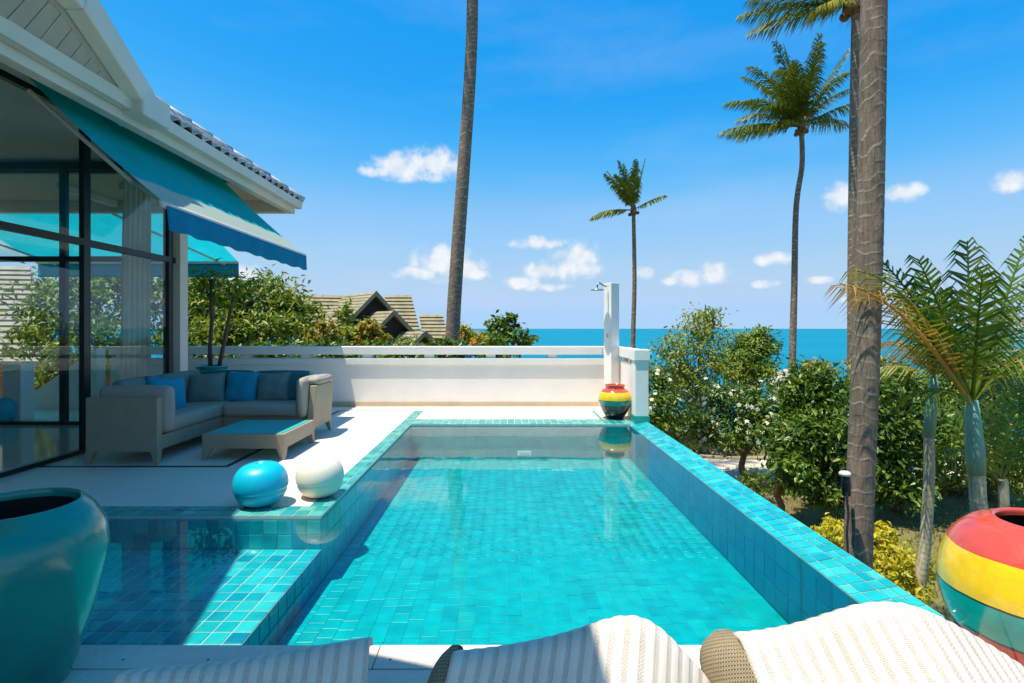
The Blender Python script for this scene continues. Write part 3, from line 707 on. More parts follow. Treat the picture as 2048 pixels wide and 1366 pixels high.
for y, w in ((1.4, .03), (2.9, .03), (4.3, .03), (5.76, .045), (7.20, .04)): fr.box(XG - t, XG + t, y - w, y + w, 0.05, ZT)
for z0, z1 in ((0.007, 0.05), (2.165, 2.235), (ZT, ZT + 0.06)):
    fr.box(XG - t - .002, XG + t + .002, -2.9, 7.299, z0, z1)
sf = fr.build('window_frame', 'black', vi)
ys_ = [-1.4, 1.37, 2.87, 4.27, 5.715, 7.16]
for y0, y1 in zip(ys_[:-1], ys_[1:]):
    for z0, z1 in ((0.05, 2.165), (2.235, ZT)):
        MB().box(XG - 0.004, XG + 0.004, y0 + 0.06 if y0 > 0 else y0, y1, z0, z1).build('pane', 'glass', sf)
fr = MB()
for x, w in ((-4.55, .04), (-5.94, .045), (-7.5, .03), (-9.0, .03)): fr.box(x - w, x + w, YG - t, YG + t, 0.05, 3.44)
for z0, z1 in ((0.007, 0.05), (2.20, 2.27), (3.44, 3.53)): fr.box(-9.5, -4.5, YG - t - .002, YG + t + .002, z0, z1)
bf = fr.build('window_frame', 'black', vi)
for x0, x1 in ((-5.895, -4.59), (-7.47, -5.985)):
    for z0, z1 in ((0.05, 2.20), (2.27, 3.44)):
        if x0 < -6 and z0 < 1: continue          # the sliding door stands open here
        MB().box(x0, x1, YG - .004, YG + .004, z0, z1).build('pane', 'glass', bf)
# curtain bunched in the corner
def cur(u, v):
    y = 6.62 + 0.5 * u; return (XG - 0.22 + 0.035 * math.sin(u * 34 + 1.2 * math.sin(v * 3)) + 0.02 * v, y + 0.06 * (1 - v) * (u - .5), 0.05 + 3.3 * v)
cu = MB().grid(80, 10, cur).build('curtain', 'curtain', None, True, solid=0.003)
tag(cu, 'sheer pale curtain gathered inside the glass corner by the white column', 'curtain')
# eave: hanging beam, gutter and soffits
XE, YE = -3.50, 9.17
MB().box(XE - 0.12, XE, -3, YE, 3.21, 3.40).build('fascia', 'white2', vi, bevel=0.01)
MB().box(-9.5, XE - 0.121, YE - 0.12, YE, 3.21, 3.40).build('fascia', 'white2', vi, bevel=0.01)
mb = MB()
mb.add([(XE+.001, -1, 3.30), (XE+.09, -1, 3.30), (XE+.11, -1, 3.41), (XE+.001, -1, 3.41), (XE+.001, YE+.05, 3.30), (XE+.09, YE+.05, 3.30), (XE+.11, YE+.05, 3.41), (XE+.001, YE+.05, 3.41)], [(0,1,2,3),(7,6,5,4),(0,4,5,1),(1,5,6,2),(3,2,6,7)])
mb.build('gutter', 'white2', vi)
xa_, xb_ = XE - .121, XG + .089
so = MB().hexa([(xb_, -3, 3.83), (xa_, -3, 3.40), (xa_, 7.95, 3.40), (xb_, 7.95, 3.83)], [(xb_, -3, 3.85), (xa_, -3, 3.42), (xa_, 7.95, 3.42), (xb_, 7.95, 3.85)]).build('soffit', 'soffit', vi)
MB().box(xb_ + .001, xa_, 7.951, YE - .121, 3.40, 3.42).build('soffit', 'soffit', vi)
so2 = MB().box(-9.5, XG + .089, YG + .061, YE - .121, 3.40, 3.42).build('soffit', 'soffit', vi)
for k in range(4): MB().box(-3.75 - k * .9, -3.68 - k * .9, YG + .5, YE - .122, 3.30, 3.399).build('rafter', 'white2', so2)
# roof planes
SL = 0.70
def ez(x): return 3.44 + SL * (XE + 0.06 - x)
rb = MB()
xr = -7.2
rb.add([(XE+.06, 2.0, ez(XE+.06)-.05), (XE+.06, YE+.06, ez(XE+.06)-.05), (xr, YE+.06-(XE+.06-xr), ez(xr)-.05), (xr, 2.0, ez(xr)-.05)], [(0,1,2,3)])
rb.add([(XE+.06, YE+.06, ez(XE+.06)-.05), (-10.9, YE+.06, ez(XE+.06)-.05), (xr, YE+.06-(XE+.06-xr), ez(xr)-.05)], [(0,1,2)])
roof = rb.build('roof', 'roofdark', vi)
# pantiles, one mesh shared
def pantile():
    mb = MB(); w, l = 0.215, 0.36; n = 8
    def zf(u): return 0.028 * math.sin(2 * math.pi * u) + 0.012
    vs = []
    for v in (0, 1):
        for i in range(n + 1):
            u = i / n; vs.append((v * l, (u - .5) * w, zf(u) + 0.022 * (1 - v)))
    for i in range(n + 1):
        u = i / n; vs.append((0, (u - .5) * w, zf(u) + 0.022 - 0.018))
    fs = [(i, i + 1, n + 1 + i + 1, n + 1 + i) for i in range(n)] + [(i + 1, i, 2 * (n + 1) + i, 2 * (n + 1) + i + 1) for i in range(n)]
    me = bpy.data.meshes.new('roof_tile'); me.from_pydata(vs, [], fs); me.materials.append(MT['rooftile'])
    me.polygons.foreach_set('use_smooth', [True] * len(me.polygons)); me.update(); return me
me_pan = pantile(); ang = math.atan(SL); rn = random.Random(8)
X_ax = Vector((-math.cos(ang), 0, math.sin(ang))); Y_ax = Vector((0, -1, 0)); Z_ax = X_ax.cross(Y_ax)
rotp = Matrix((X_ax, Y_ax, Z_ax)).transposed()
cnt = 0
for r in range(11):
    sd = r * 0.30; x = XE + 0.09 - sd * math.cos(ang); ymax = YE + 0.08 - sd * math.cos(ang)
    y = ymax - 0.1
    while y > 4.9 - r * 0.12 and cnt < 300:
        o = bpy.data.objects.new('roof_tile', me_pan); COL.objects.link(o); o.parent = roof; o.matrix_parent_inverse = Matrix.Translation(-vi.location) if False else Matrix.Identity(4)
        o.location = (x, y, ez(x) + 0.012 + rn.uniform(-.004, .006)); o.rotation_mode = 'QUATERNION'
        o.rotation_quaternion = (rotp.to_quaternion() @ Quaternion((0, 0, 1), rn.uniform(-.02, .02)))
        y -= 0.205; cnt += 1
# hip caps
for k in range(13):
    d0 = k * 0.27; x = XE + .09 - d0 * 0.75; y = YE + .09 - d0 * 0.75
    mb = MB(); p0 = Vector((x, y, ez(x) + 0.03)); p1 = p0 + Vector((-.22, -.22, .154))
    mb.tube([p0, p0.lerp(p1, .5), p1], [0.075, 0.068, 0.06], 10); mb.build('ridge_tile', 'rooftile', roof, True)
# near wing: eave that swings out towards the pool, only its inner part seen from below
edge = [Vector(p) for p in ((XE, 5.30, 3.30), (-3.22, 4.02, 3.65), (-3.08, 3.30, 3.66), (-2.72, 1.90, 3.55), (-0.72, 1.30, 3.32), (-0.72, 0.15, 3.32), (XE + .02, -0.3, 3.32))]  # outer points lie out of view, added and shaped to shade shelf and foreground
def edge_at(y):
    for p, q in zip(edge[:-1], edge[1:]):
        if q.y <= y <= p.y:
            return p.lerp(q, (p.y - y) / (p.y - q.y))
    return edge[-1]
mb = MB(); vs = []
for p in edge: vs += [(p.x, p.y, p.z), (XE + .001, p.y, 3.30), (p.x, p.y, p.z + .03), (XE + .001, p.y, 3.33)]
for i in range(len(edge) - 1):
    o_ = i * 4; mb.f += [(o_, o_ + 4, o_ + 5, o_ + 1), (o_ + 2, o_ + 3, o_ + 7, o_ + 6), (o_, o_ + 2, o_ + 6, o_ + 4)]
mb.v = vs; wing = mb.build('wing_soffit', 'soffit', vi)
rb = MB(); n = len(edge)
rb.add([(p.x, p.y, p.z + .17) for p in edge] + [(-7.2, p.y, 6.2) for p in edge], [(i, i + 1, n + i + 1, n + i) for i in range(n - 1)])
rb.build('wing_shade_roof', 'roofdark', vi, solid=0.03)
Zv = Vector((0, 0, 1))
for A, B in zip(edge[:-1], edge[1:]):
    t_ = (B - A); t_.z = 0; t_.normalize(); nrm = Vector((-t_.y, t_.x, 0))
    if nrm.x + nrm.y < 0: nrm = -nrm
    def sect(p, off, dz): return tuple(p + nrm * off + Zv * dz)
    mb = MB(); mb.hexa([sect(A, .001, -.02), sect(B, .001, -.02), sect(B, .13, 0), sect(A, .13, 0)], [sect(A, .001, .17), sect(B, .001, .17), sect(B, .16, .20), sect(A, .16, .20)])
    mb.build('gutter', 'white2', vi, bevel=0.012)
    mb = MB(); mb.tube([A - nrm * .17 - Zv * .035, B - nrm * .17 - Zv * .035], 0.04, 10); mb.build('gutter_trim', 'white2', vi, True)
k = 5.0
while k > 2.0:       # soffit boards
    y1_, y0_ = k - .003, k - .135; vs = []
    for y in (y1_, y0_):
        q = edge_at(y); w_ = q.x - .03
        for z_ in (-.011, -.001):
            for x in (XE + .004, w_): vs.append((x, y, 3.30 + (q.z - 3.30) * (x - XE) / max(.05, q.x - XE) + z_))
    MB().hexa([vs[0], vs[4], vs[5], vs[1]], [vs[2], vs[6], vs[7], vs[3]]).build('board', 'soffit', wing); k -= 0.14
# corner bracket block where the gutters meet
MB().box(XE - .02, XE + .20, 5.02, 5.44, 3.262, 3.512).build('gutter_corner', 'white2', vi, bevel=0.02)

# terrace things seen through the room
pp = thing('stair_post', 'short white square post at the head of the stairs seen through the glass room', 'post', (-6.9, 7.8, 0))
MB().box(-7.06, -6.80, 7.72, 7.95, 0, 0.74).build('shaft', 'white', pp, bevel=0.006); MB().box(-7.075, -6.785, 7.705, 7.965, 0.741, 0.80).build('cap', 'white', pp, bevel=0.006)
sp = thing('stair_parapet', 'sloping white stair parapet seen through the glass room', 'wall', (-7.2, 9, 0))
MB().add([(-7.9,8.9,-.3),(-6.61,8.9,-.3),(-6.61,8.9,.98),(-7.9,8.9,.08),(-7.9,9.1,-.3),(-6.61,9.1,-.3),(-6.61,9.1,.98),(-7.9,9.1,.08)], [(0,1,2,3),(7,6,5,4),(3,2,6,7),(0,4,5,1),(1,5,6,2),(0,3,7,4)]).build('panel', 'white', sp)

# ------------------------------------------------------------------ awnings
def awning_side():
    aw = thing('awning', 'turquoise side awning with pale hem and blue valance sloping out from the villa eave', 'awning', (-3.6, 6.2, 2.3))
    y0, y1 = 4.61, 7.78; A = Vector((-2.85, 0, 2.35)); B = Vector((-4.33, 0, 3.76))
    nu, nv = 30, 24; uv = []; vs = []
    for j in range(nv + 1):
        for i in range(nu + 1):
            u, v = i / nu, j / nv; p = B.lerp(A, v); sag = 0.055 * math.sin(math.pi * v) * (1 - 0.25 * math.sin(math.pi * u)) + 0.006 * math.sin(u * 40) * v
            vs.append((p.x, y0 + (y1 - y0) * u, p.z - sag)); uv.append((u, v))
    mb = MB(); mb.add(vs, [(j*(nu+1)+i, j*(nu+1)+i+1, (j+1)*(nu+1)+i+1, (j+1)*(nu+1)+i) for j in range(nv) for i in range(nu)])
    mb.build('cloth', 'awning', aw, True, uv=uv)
    mb = MB(); mb.tube([(-2.85, y0 - .06, 2.335), (-2.85, y1 + .03, 2.335)], 0.032, 12); mb.build('front_bar', 'white2', aw, True)
    mb = MB(); mb.grid(80, 8, lambda u, v: (-2.818 + 0.012 * math.sin(u * 30) * v + 0.02 * v, y0 - .03 + (y1 - y0 + .05) * u, 2.325 - v * (0.205 + 0.008 * math.sin(u * 55))))
    mb.build('valance', 'valance', aw, True, solid=0.002)
    mb = MB(); mb.tube([(-4.3, y0 - .1, 3.735), (-4.3, y1 + .1, 3.735)], 0.06, 12); mb.build('roller', 'white2', aw, True)
    for y in (y0 + .35, y1 - .35):
        mb = MB(); mb.tube([(-4.3, y, 3.45), (-3.7, y + (.5 if y < 6 else -.5), 2.75), (-2.88, y, 2.32)], 0.022, 8); mb.build('arm', 'white2', aw)
awning_side()
def awning_back():
    aw = thing('awning', 'bright cyan awning behind the white column shading the back doors', 'awning', (-6.3, 8.2, 2.3))
    x0, x1 = -9.2, at(476, 500, 10.8).x; A = Vector((0, 10.8, 2.62)); B = Vector((0, 9.05, 3.42))
    vs = []; uv = []
    for j in range(17):
        for i in range(31):
            u, v = i / 30, j / 16; p = B.lerp(A, v); vs.append((x0 + (x1 - x0) * u, p.y, p.z - .05 * math.sin(math.pi * v))); uv.append((u, v))
    mb = MB(); mb.add(vs, [(j*31+i, j*31+i+1, (j+1)*31+i+1, (j+1)*31+i) for j in range(16) for i in range(30)]); mb.build('cloth', 'awning2', aw, True, uv=uv)
    mb = MB(); mb.tube([(x0, 10.8, 2.60), (x1, 10.8, 2.60)], 0.03, 10); mb.build('front_bar', 'white2', aw, True)
    mb = MB(); mb.grid(50, 6, lambda u, v: (x0 + (x1 - x0) * u, 10.83 + .01 * math.sin(u * 40) * v, 2.59 - v * 0.28)); mb.build('valance', 'valance2', aw, True, solid=0.002)
    for x in (x0 + .4, x1 - .25):
        mb = MB(); mb.tube([(x - 1.0, 9.1, 3.2), (x, 10.78, 2.56)], 0.022, 8); mb.build('arm', 'white2', aw)
awning_back()

# ------------------------------------------------------------------ sofa, table, cushions
sf_ = thing('sectional_sofa', 'L shaped taupe woven garden sofa with grey seat cushions', 'sofa', (-3.6, 6.2, 0))
def panel(name, b, t_): return MB().hexa(b, t_).build(name, 'sofa', sf_, bevel=0.01)
x0, x1, y0, y1, xr_ = -4.0, -3.31, 5.24, 7.10, -2.24
panel('arm_panel', [(x0,y0,.12),(x1,y0,.12),(x1,y0+.08,.12),(x0,y0+.08,.12)], [(x0,y0,.64),(x1,y0,.64),(x1,y0+.08,.64),(x0,y0+.08,.64)])
panel('back_panel', [(x0,y0+.082,.12),(x0+.08,y0+.082,.12),(x0+.08,y1,.12),(x0,y1,.12)], [(x0,y0+.082,.64),(x0+.07,y0+.082,.64),(x0+.07,y1,.64),(x0,y1,.64)])
panel('back_panel', [(x0+.082,y1-.08,.12),(xr_-.082,y1-.08,.12),(xr_-.082,y1,.12),(x0+.082,y1,.12)], [(x0+.082,y1-.08,.64),(xr_-.082,y1-.08,.64),(xr_-.082,y1,.64),(x0+.082,y1,.64)])
panel('arm_panel', [(xr_-.08,6.40,.12),(xr_,6.40,.12),(xr_,y1,.12),(xr_-.08,y1,.12)], [(xr_-.05,6.46,.63),(xr_+.03,6.46,.63),(xr_+.03,y1,.63),(xr_-.05,y1,.63)])
panel('seat_base', [(x0+.082,y0+.082,.13),(x1-.01,y0+.082,.13),(x1-.01,y1-.082,.13),(x0+.082,y1-.082,.13)], [(x0+.082,y0+.082,.27),(x1-.01,y0+.082,.27),(x1-.01,y1-.082,.27),(x0+.082,y1-.082,.27)])
panel('seat_base', [(x1-.008,6.46,.13),(xr_-.082,6.46,.13),(xr_-.082,y1-.082,.13),(x1-.008,y1-.082,.13)], [(x1-.008,6.46,.27),(xr_-.082,6.46,.27),(xr_-.082,y1-.082,.27),(x1-.008,y1-.082,.27)])
def leg(x, y, dx, dy, parent, top=.125, w=.075, mat='sofa'):
    w2 = w * .45
    X = lambda s, ww: (x, x + s * ww)
    b = [(x, y, 0), (x + dx * w2, y, 0), (x + dx * w2, y + dy * w2, 0), (x, y + dy * w2, 0)]
    t_ = [(x, y, top), (x + dx * w, y, top), (x + dx * w, y + dy * w, top), (x, y + dy * w, top)]
    if dx * dy < 0: b.reverse(); t_.reverse()
    MB().hexa(b, t_).build('leg', mat, parent, bevel=0.004)
for (x, y, dx, dy) in ((x0,y0,1,1),(x1,y0,-1,1),(x0,y1,1,-1),(xr_,y1,-1,-1),(xr_,6.40,-1,1),(x1,6.3,-1,1)): leg(x, y, dx, dy, sf_)
def soft(name, x0, x1, y0, y1, z0, z1, r, mat, puff=0.012):
    return weld(rounded_box(((x0+x1)/2,(y0+y1)/2,(z0+z1)/2), (x1-x0,y1-y0,z1-z0), r, puff=puff).build(name, mat, sf_, True))
soft('seat_cushion', -3.80, -3.30, 5.45, 6.40, .272, .42, .04, 'cushion')
soft('seat_cushion', -3.80, -3.30, 6.405, 6.93, .272, .42, .04, 'cushion')
soft('seat_cushion', -3.295, -2.36, 6.40, 6.93, .272, .42, .04, 'cushion')
soft('back_cushion', -3.93, -3.79, 5.46, 6.12, .40, .775, .05, 'cushion_grey')
soft('back_cushion', -3.93, -3.79, 6.125, 6.90, .40, .775, .05, 'cushion_grey')
soft('back_cushion', -3.90, -3.16, 6.88, 7.02, .40, .765, .05, 'cushion_teal')
soft('back_cushion', -3.155, -2.44, 6.88, 7.02, .40, .76, .05, 'cushion_teal')
soft('arm_cushion', -3.95, -3.25, 5.325, 5.44, .29, .735, .05, 'cushion')
soft('arm_cushion', -2.43, -2.315, 6.36, 7.00, .27, .715, .05, 'cushion')
soft('arm_cushion', -2.34, -2.20, 6.50, 7.02, .635, .72, .035, 'cushion')
pillow('scatter_cushion', (-3.66, 5.95, .575), .42, .42, .17, R(62), R(-16), 'cushion_blue', 'bright blue scatter cushion leaning at the left side of the sofa', R(6), seed=1)
pillow('scatter_cushion', (-3.60, 6.62, .575), .44, .38, .17, R(10), R(-15), 'cushion_grey', 'grey teal scatter cushion in the corner of the sofa', R(-3), seed=2)
pillow('scatter_cushion', (-3.22, 6.73, .575), .42, .40, .16, R(0), R(-15), 'cushion_blue', 'bright blue scatter cushion in the middle of the sofa back', R(3), seed=3)
pillow('scatter_cushion', (-2.83, 6.72, .575), .42, .38, .16, R(-4), R(-15), 'cushion_grey', 'grey teal scatter cushion right of the middle blue one', R(-4), seed=4)
pillow('scatter_cushion', (-2.56, 6.76, .575), .36, .40, .15, R(-8), R(-13), 'cushion_teal', 'dark teal scatter cushion against the right arm of the sofa', R(2), seed=5)

tb = thing('coffee_table', 'low square taupe woven table with turquoise glass top in front of the sofa', 'table', (-2.6, 5.9, 0))
tx0, tx1, ty0, ty1 = -3.0, -2.18, 5.44, 6.30
for (a, b, c, d) in ((tx0, tx1, ty0, ty0+.04), (tx0, tx1, ty1-.04, ty1), (tx0, tx0+.04, ty0+.041, ty1-.041), (tx1-.04, tx1, ty0+.041, ty1-.041)):
    MB().box(a, b, c, d, .11, .255).build('apron', 'sofa', tb, bevel=0.006)
MB().box(tx0+.041, tx1-.041, ty0+.041, ty1-.041, .236, .259).build('tabletop', 'table_glass', tb, bevel=0.002)
for (x, y, dx, dy) in ((tx0,ty0,1,1),(tx1,ty0,-1,1),(tx0,ty1,1,-1),(tx1,ty1,-1,-1)): leg(x, y, dx, dy, tb, .112, .085)

# ------------------------------------------------------------------ ceramic stools, jars, pots
def stool(loc, r, h, mat, label, tilt=(0, 0)):
    prof = [(0.0, 0.0), (0.30, 0.0)] ; n = 60
    pts = []
    for i in range(n + 1):
        t_ = i / n; a = -math.pi/2 * 0.80 + t_ * (math.pi/2 * 0.80 + math.pi/2 * 0.90)
        rr = math.cos(a) ** 0.62 if math.cos(a) > 0 else 0; zz = math.sin(a)
        pts.append((r * rr, h * (0.5 + 0.5 * zz / 0.985)))
    zmin = pts[0][1]; pts = [(a, z - zmin) for a, z in pts]
    # seam groove and a dimple in the top
    out = []
    for a, z in pts:
        g = math.exp(-((z - 0.36 * h) / (0.028 * h)) ** 2); st = 0.02 / (1 + math.exp((z - .36 * h) / (.012 * h))); out.append((a * (1 - 0.03 * g - st), z))
    top = out[-1]; out += [(top[0] * .8, top[1] + .006), (top[0] * .6, top[1] + .003), (top[0] * .4, top[1] - .014), (top[0]*.2, top[1] - .02), (0.001, top[1] - .02)]
    mb = MB(); mb.lathe(out, (0, 0, 0), 56, wob=lambda th, z: 0.004 * math.sin(3 * th + z * 9))
    Rm = Matrix.Rotation(tilt[0], 4, 'X') @ Matrix.Rotation(tilt[1], 4, 'Y')
    q = [Rm @ Vector(p) for p in mb.v]; zb = min(p.z for p in q); mb.v = [(p.x + loc[0], p.y + loc[1], p.z - zb + loc[2]) for p in q]
    o = mb.build('ceramic_stool', mat, None, True); tag(o, label, 'stool', 'round ceramic stools at the pool corner'); return o
stool((-1.80, 4.07, 0.002), 0.192, 0.305, 'ball_blue', 'glossy blue round ceramic stool on the pool corner', (R(2), R(-2)))
stool((-1.43, 4.27, 0.002), 0.180, 0.300, 'ball_white', 'cream white round ceramic stool beside the pool edge', (R(-1), R(-3)))
stool((-7.02, 7.62, 0.002), 0.20, 0.34, 'ball_blue', 'turquoise round stool standing by the stair post behind the room')

def spline(pts, n=8):
    out = []
    P = [Vector((*p, 0)) for p in pts]
    for i in range(len(P) - 1):
        a, b, c, d = P[max(i-1,0)], P[i], P[i+1], P[min(i+2,len(P)-1)]
        for k in range(n):
            t_ = k / n
            q = 0.5 * ((2*b) + (c-a)*t_ + (2*a-5*b+4*c-d)*t_*t_ + (3*b-a-3*c+d)*t_**3); out.append((q.x, q.y))
    out.append(tuple(P[-1][:2])); return out
jar = thing('tall_jar', 'tall dark teal glazed jar in the foreground at the left', 'jar', (-1.79, 2.00, 0))
prof = spline([(0.165, 0.0), (0.195, 0.08), (0.245, 0.25), (0.281, 0.42), (0.286, 0.49), (0.275, 0.56), (0.248, 0.615), (0.218, 0.648), (0.206, 0.660), (0.196, 0.655), (0.192, 0.63)])
MB().lathe(prof, (-1.79, 2.00, 0.003), 72, wob=lambda th, z: 0.006 * math.sin(2*th + 3*z)).build('body', 'jar', jar, True)
MB().lathe(spline([(0.192, 0.632), (0.22, 0.56), (0.24, 0.45), (0.2, 0.2), (0.0, 0.12)]), (-1.79, 2.00, 0.003), 48, capb=False).build('inside', 'jar_in', jar, True)

def banded(loc, R_, h, mat, label, name='banded_pot'):
    t_ = thing(name, label, 'pot', loc)
    prof = spline([(0.50, 0), (0.58, .06), (0.80, .24), (0.97, .44), (1.0, .56), (0.96, .68), (0.84, .79), (0.68, .865), (0.575, .895), (0.575, .94), (0.62, .985), (0.58, 1.0), (0.53, .98), (0.5, .93)])
    MB().lathe([(a * R_, b * h) for a, b in prof], loc, 64, wob=lambda th, z: 0.005 * math.sin(2*th + 1)).build('body', mat, t_, True)
    MB().lathe([(0.5 * R_, .93 * h), (0.8 * R_, .7 * h), (0.8 * R_, .4 * h), (0.0, .2 * h)], loc, 48, capb=False).build('inside', 'jar_in', t_, True)
    return t_
banded((1.595, 7.98, 0.003), 0.238, 0.485, 'pot_far', 'small striped red yellow green pot at the far pool corner')
def big_pot(loc, R_, h):
    t_ = thing('banded_pot', 'large striped red yellow teal pot at the right edge of the foreground', 'pot', loc)
    prof = spline([(0.50, 0), (0.56, .06), (0.76, .24), (0.95, .46), (1.0, .60), (0.975, .72), (0.88, .85), (0.70, .95), (0.55, .985), (0.48, 1.0), (0.445, .99), (0.44, .96)])
    MB().lathe([(a * R_, b * h) for a, b in prof], loc, 80, wob=lambda th, z: 0.005 * math.sin(2*th + 1)).build('body', 'pot_near', t_, True)
    MB().lathe([(0.44 * R_, .965 * h), (0.75 * R_, .85 * h), (0.85 * R_, .5 * h), (0.0, .2 * h)], loc, 48, capb=False).build('inside', 'jar_in', t_, True)
big_pot((2.22, 2.25, -0.208), 0.362, 0.72)

# potted tree behind the sofa
pl = at(424, 735, 8.25)
tp = thing('potted_tree', 'two-stemmed young tree in a teal pot behind the sofa', 'potted plant', (pl.x, pl.y, 0))
MB().lathe(spline([(0.15, 0), (0.22, .2), (0.275, .5), (0.265, .62), (0.22, .67), (0.205, .69), (0.235, .73), (0.225, .745), (0.19, .74), (0.18, .70)]), (pl.x, pl.y, 0.003), 40).build('pot', 'pot_teal', tp, True)
MB().lathe([(0.19, 0.7), (0.0, 0.705)], (pl.x, pl.y, 0.003), 24, capb=False).build('soil', 'soil', tp)

# ------------------------------------------------------------------ vegetation tools
def leaf_arrays(C, tip, nrm, size, aspect, rng, fold=0.18):
    """one folded diamond leaf per row"""
    n = len(C)
    tip = tip / np.linalg.norm(tip, axis=1, keepdims=True)
    side = np.cross(tip, nrm); side /= np.linalg.norm(side, axis=1, keepdims=True) + 1e-9
    up = np.cross(side, tip)
    s = (size * rng.uniform(0.65, 1.25, n))[:, None]
    w = s * aspect
    b = C - tip * s * 0.5; t_ = C + tip * s * 0.5 - up * s * 0.10
    l = C - tip * s * 0.06 + side * w * 0.5 + up * w * fold; r = C - tip * s * 0.06 - side * w * 0.5 + up * w * fold
    V = np.stack([b, l, t_, r], 1).reshape(-1, 3); i = np.arange(n)[:, None] * 4
    Fq = np.concatenate([i + np.array([[0, 2, 1]]), i + np.array([[0, 3, 2]])], 1).reshape(-1, 3)
    return V, Fq
def crown_points(crowns, n, clump, rng, hollow=0.45, spread=0.2):
    """clumped points through uneven ellipsoids; returns points, outward directions"""
    tot = sum(c[1][0] * c[1][2] for c in crowns); P = []; D = []; Cs = []
    for (c, rad) in crowns:
        c = np.array(c); rad = np.array(rad, float); k = max(6, int(n * rad[0] * rad[2] / tot / clump))
        d = rng.normal(size=(k, 3)); d[:, 2] += 0.25; d /= np.linalg.norm(d, axis=1, keepdims=True)
        lump = 0.84 + 0.24 * np.sin(d[:, 0] * 5 + c[0] * 3) * np.cos(d[:, 2] * 6 + c[1]) + 0.15 * np.sin(d[:, 1] * 9 + c[2] * 5) + 0.10 * rng.normal(size=k)
        rr = (hollow + (1 - hollow) * rng.random(k) ** 0.6) * lump
        cc = c + d * rr[:, None] * rad; Cs.append(cc)
        m = clump; off = rng.normal(size=(k, m, 3)) * (rad * spread) * rng.uniform(.55, 1.35, (k, 1, 1))
        P.append((cc[:, None, :] + off).reshape(-1, 3)); D.append(np.repeat(d, m, 0) + off.reshape(-1, 3) / rad * 0.8)
    return np.concatenate(P), np.concatenate(D), np.concatenate(Cs)
def tree(name, label, cat, base_, crowns, n, leaf, mat, seed, trunk=None, trunk_r=0.1, bark='bark', clump=14, aspect=0.45, hollow=0.45, spread=0.16, flowers=None, limbs=7, group=None, droop=0.25):
    rng = np.random.default_rng(seed); rn = random.Random(seed); b = Vector(base_)
    t_ = thing(name, label, cat, b, group)
    P, D, Cs = crown_points(crowns, n, clump, rng, hollow, spread)
    D /= np.linalg.norm(D, axis=1, keepdims=True) + 1e-9
    tip = D * 0.55 + rng.normal(size=P.shape) * 0.55; tip[:, 2] -= droop
    nrm = D * 0.5 + rng.normal(size=P.shape) * 0.45; nrm[:, 2] += 0.6
    V, Fq = leaf_arrays(P, tip, nrm, np.full(len(P), leaf), aspect, rng)
    npmesh('crown', V, Fq, mat, t_)
    cen = Vector(np.mean([np.array(c[0]) * c[1][0] for c in crowns], axis=0) / np.mean([c[1][0] for c in crowns]))
    fork = b.lerp(cen, 0.45) if trunk is None else Vector(trunk)
    mb = MB(); mid = b.lerp(fork, .5) + Vector((rn.uniform(-.08, .08), rn.uniform(-.08, .08), 0))
    mb.tube([b - Vector((0,0,.1)), mid, fork], [trunk_r * 1.25, trunk_r, trunk_r * .85], 10)
    idx = rng.choice(len(Cs), min(limbs, len(Cs)), replace=False)
    for i in idx:
        e = Vector(Cs[i]); m = fork.lerp(e, .5) + Vector((rn.uniform(-.12, .12), rn.uniform(-.12, .12), rn.uniform(0, .15))) * (e - fork).length
        m2 = fork.lerp(e, .8) + Vector((rn.uniform(-.05, .05), 0, .04)) * (e - fork).length
        mb.tube([fork - Vector((0, 0, trunk_r * .5)), fork.lerp(m, .5), m, m2, e], [trunk_r * .7, trunk_r * .5, trunk_r * .36, trunk_r * .22, trunk_r * .08], 7)
    mb.build('trunk', bark, t_, True)
    if flowers:
        nf, fs_, fm = flowers; sel = rng.choice(len(P), min(nf, len(P)), replace=False)
        Q = P[sel] + D[sel] * leaf * 0.8; k = 5
        C5 = np.repeat(Q, k, 0); a = np.tile(np.arange(k) * 2 * math.pi / k, len(Q)); Nn = np.repeat(D[sel] + np.array([0, -.4, .5]), k, 0); Nn /= np.linalg.norm(Nn, axis=1, keepdims=True)
        A = np.cross(Nn, np.array([0.3, 0.2, 1.0])); A /= np.linalg.norm(A, axis=1, keepdims=True); B = np.cross(Nn, A)
        tp_ = A * np.cos(a)[:, None] + B * np.sin(a)[:, None]
        V, Fq = leaf_arrays(C5 + tp_ * fs_ * .5, tp_, Nn, np.full(len(C5), fs_), 0.7, rng); npmesh('blossom', V, Fq, fm, t_)
    return t_
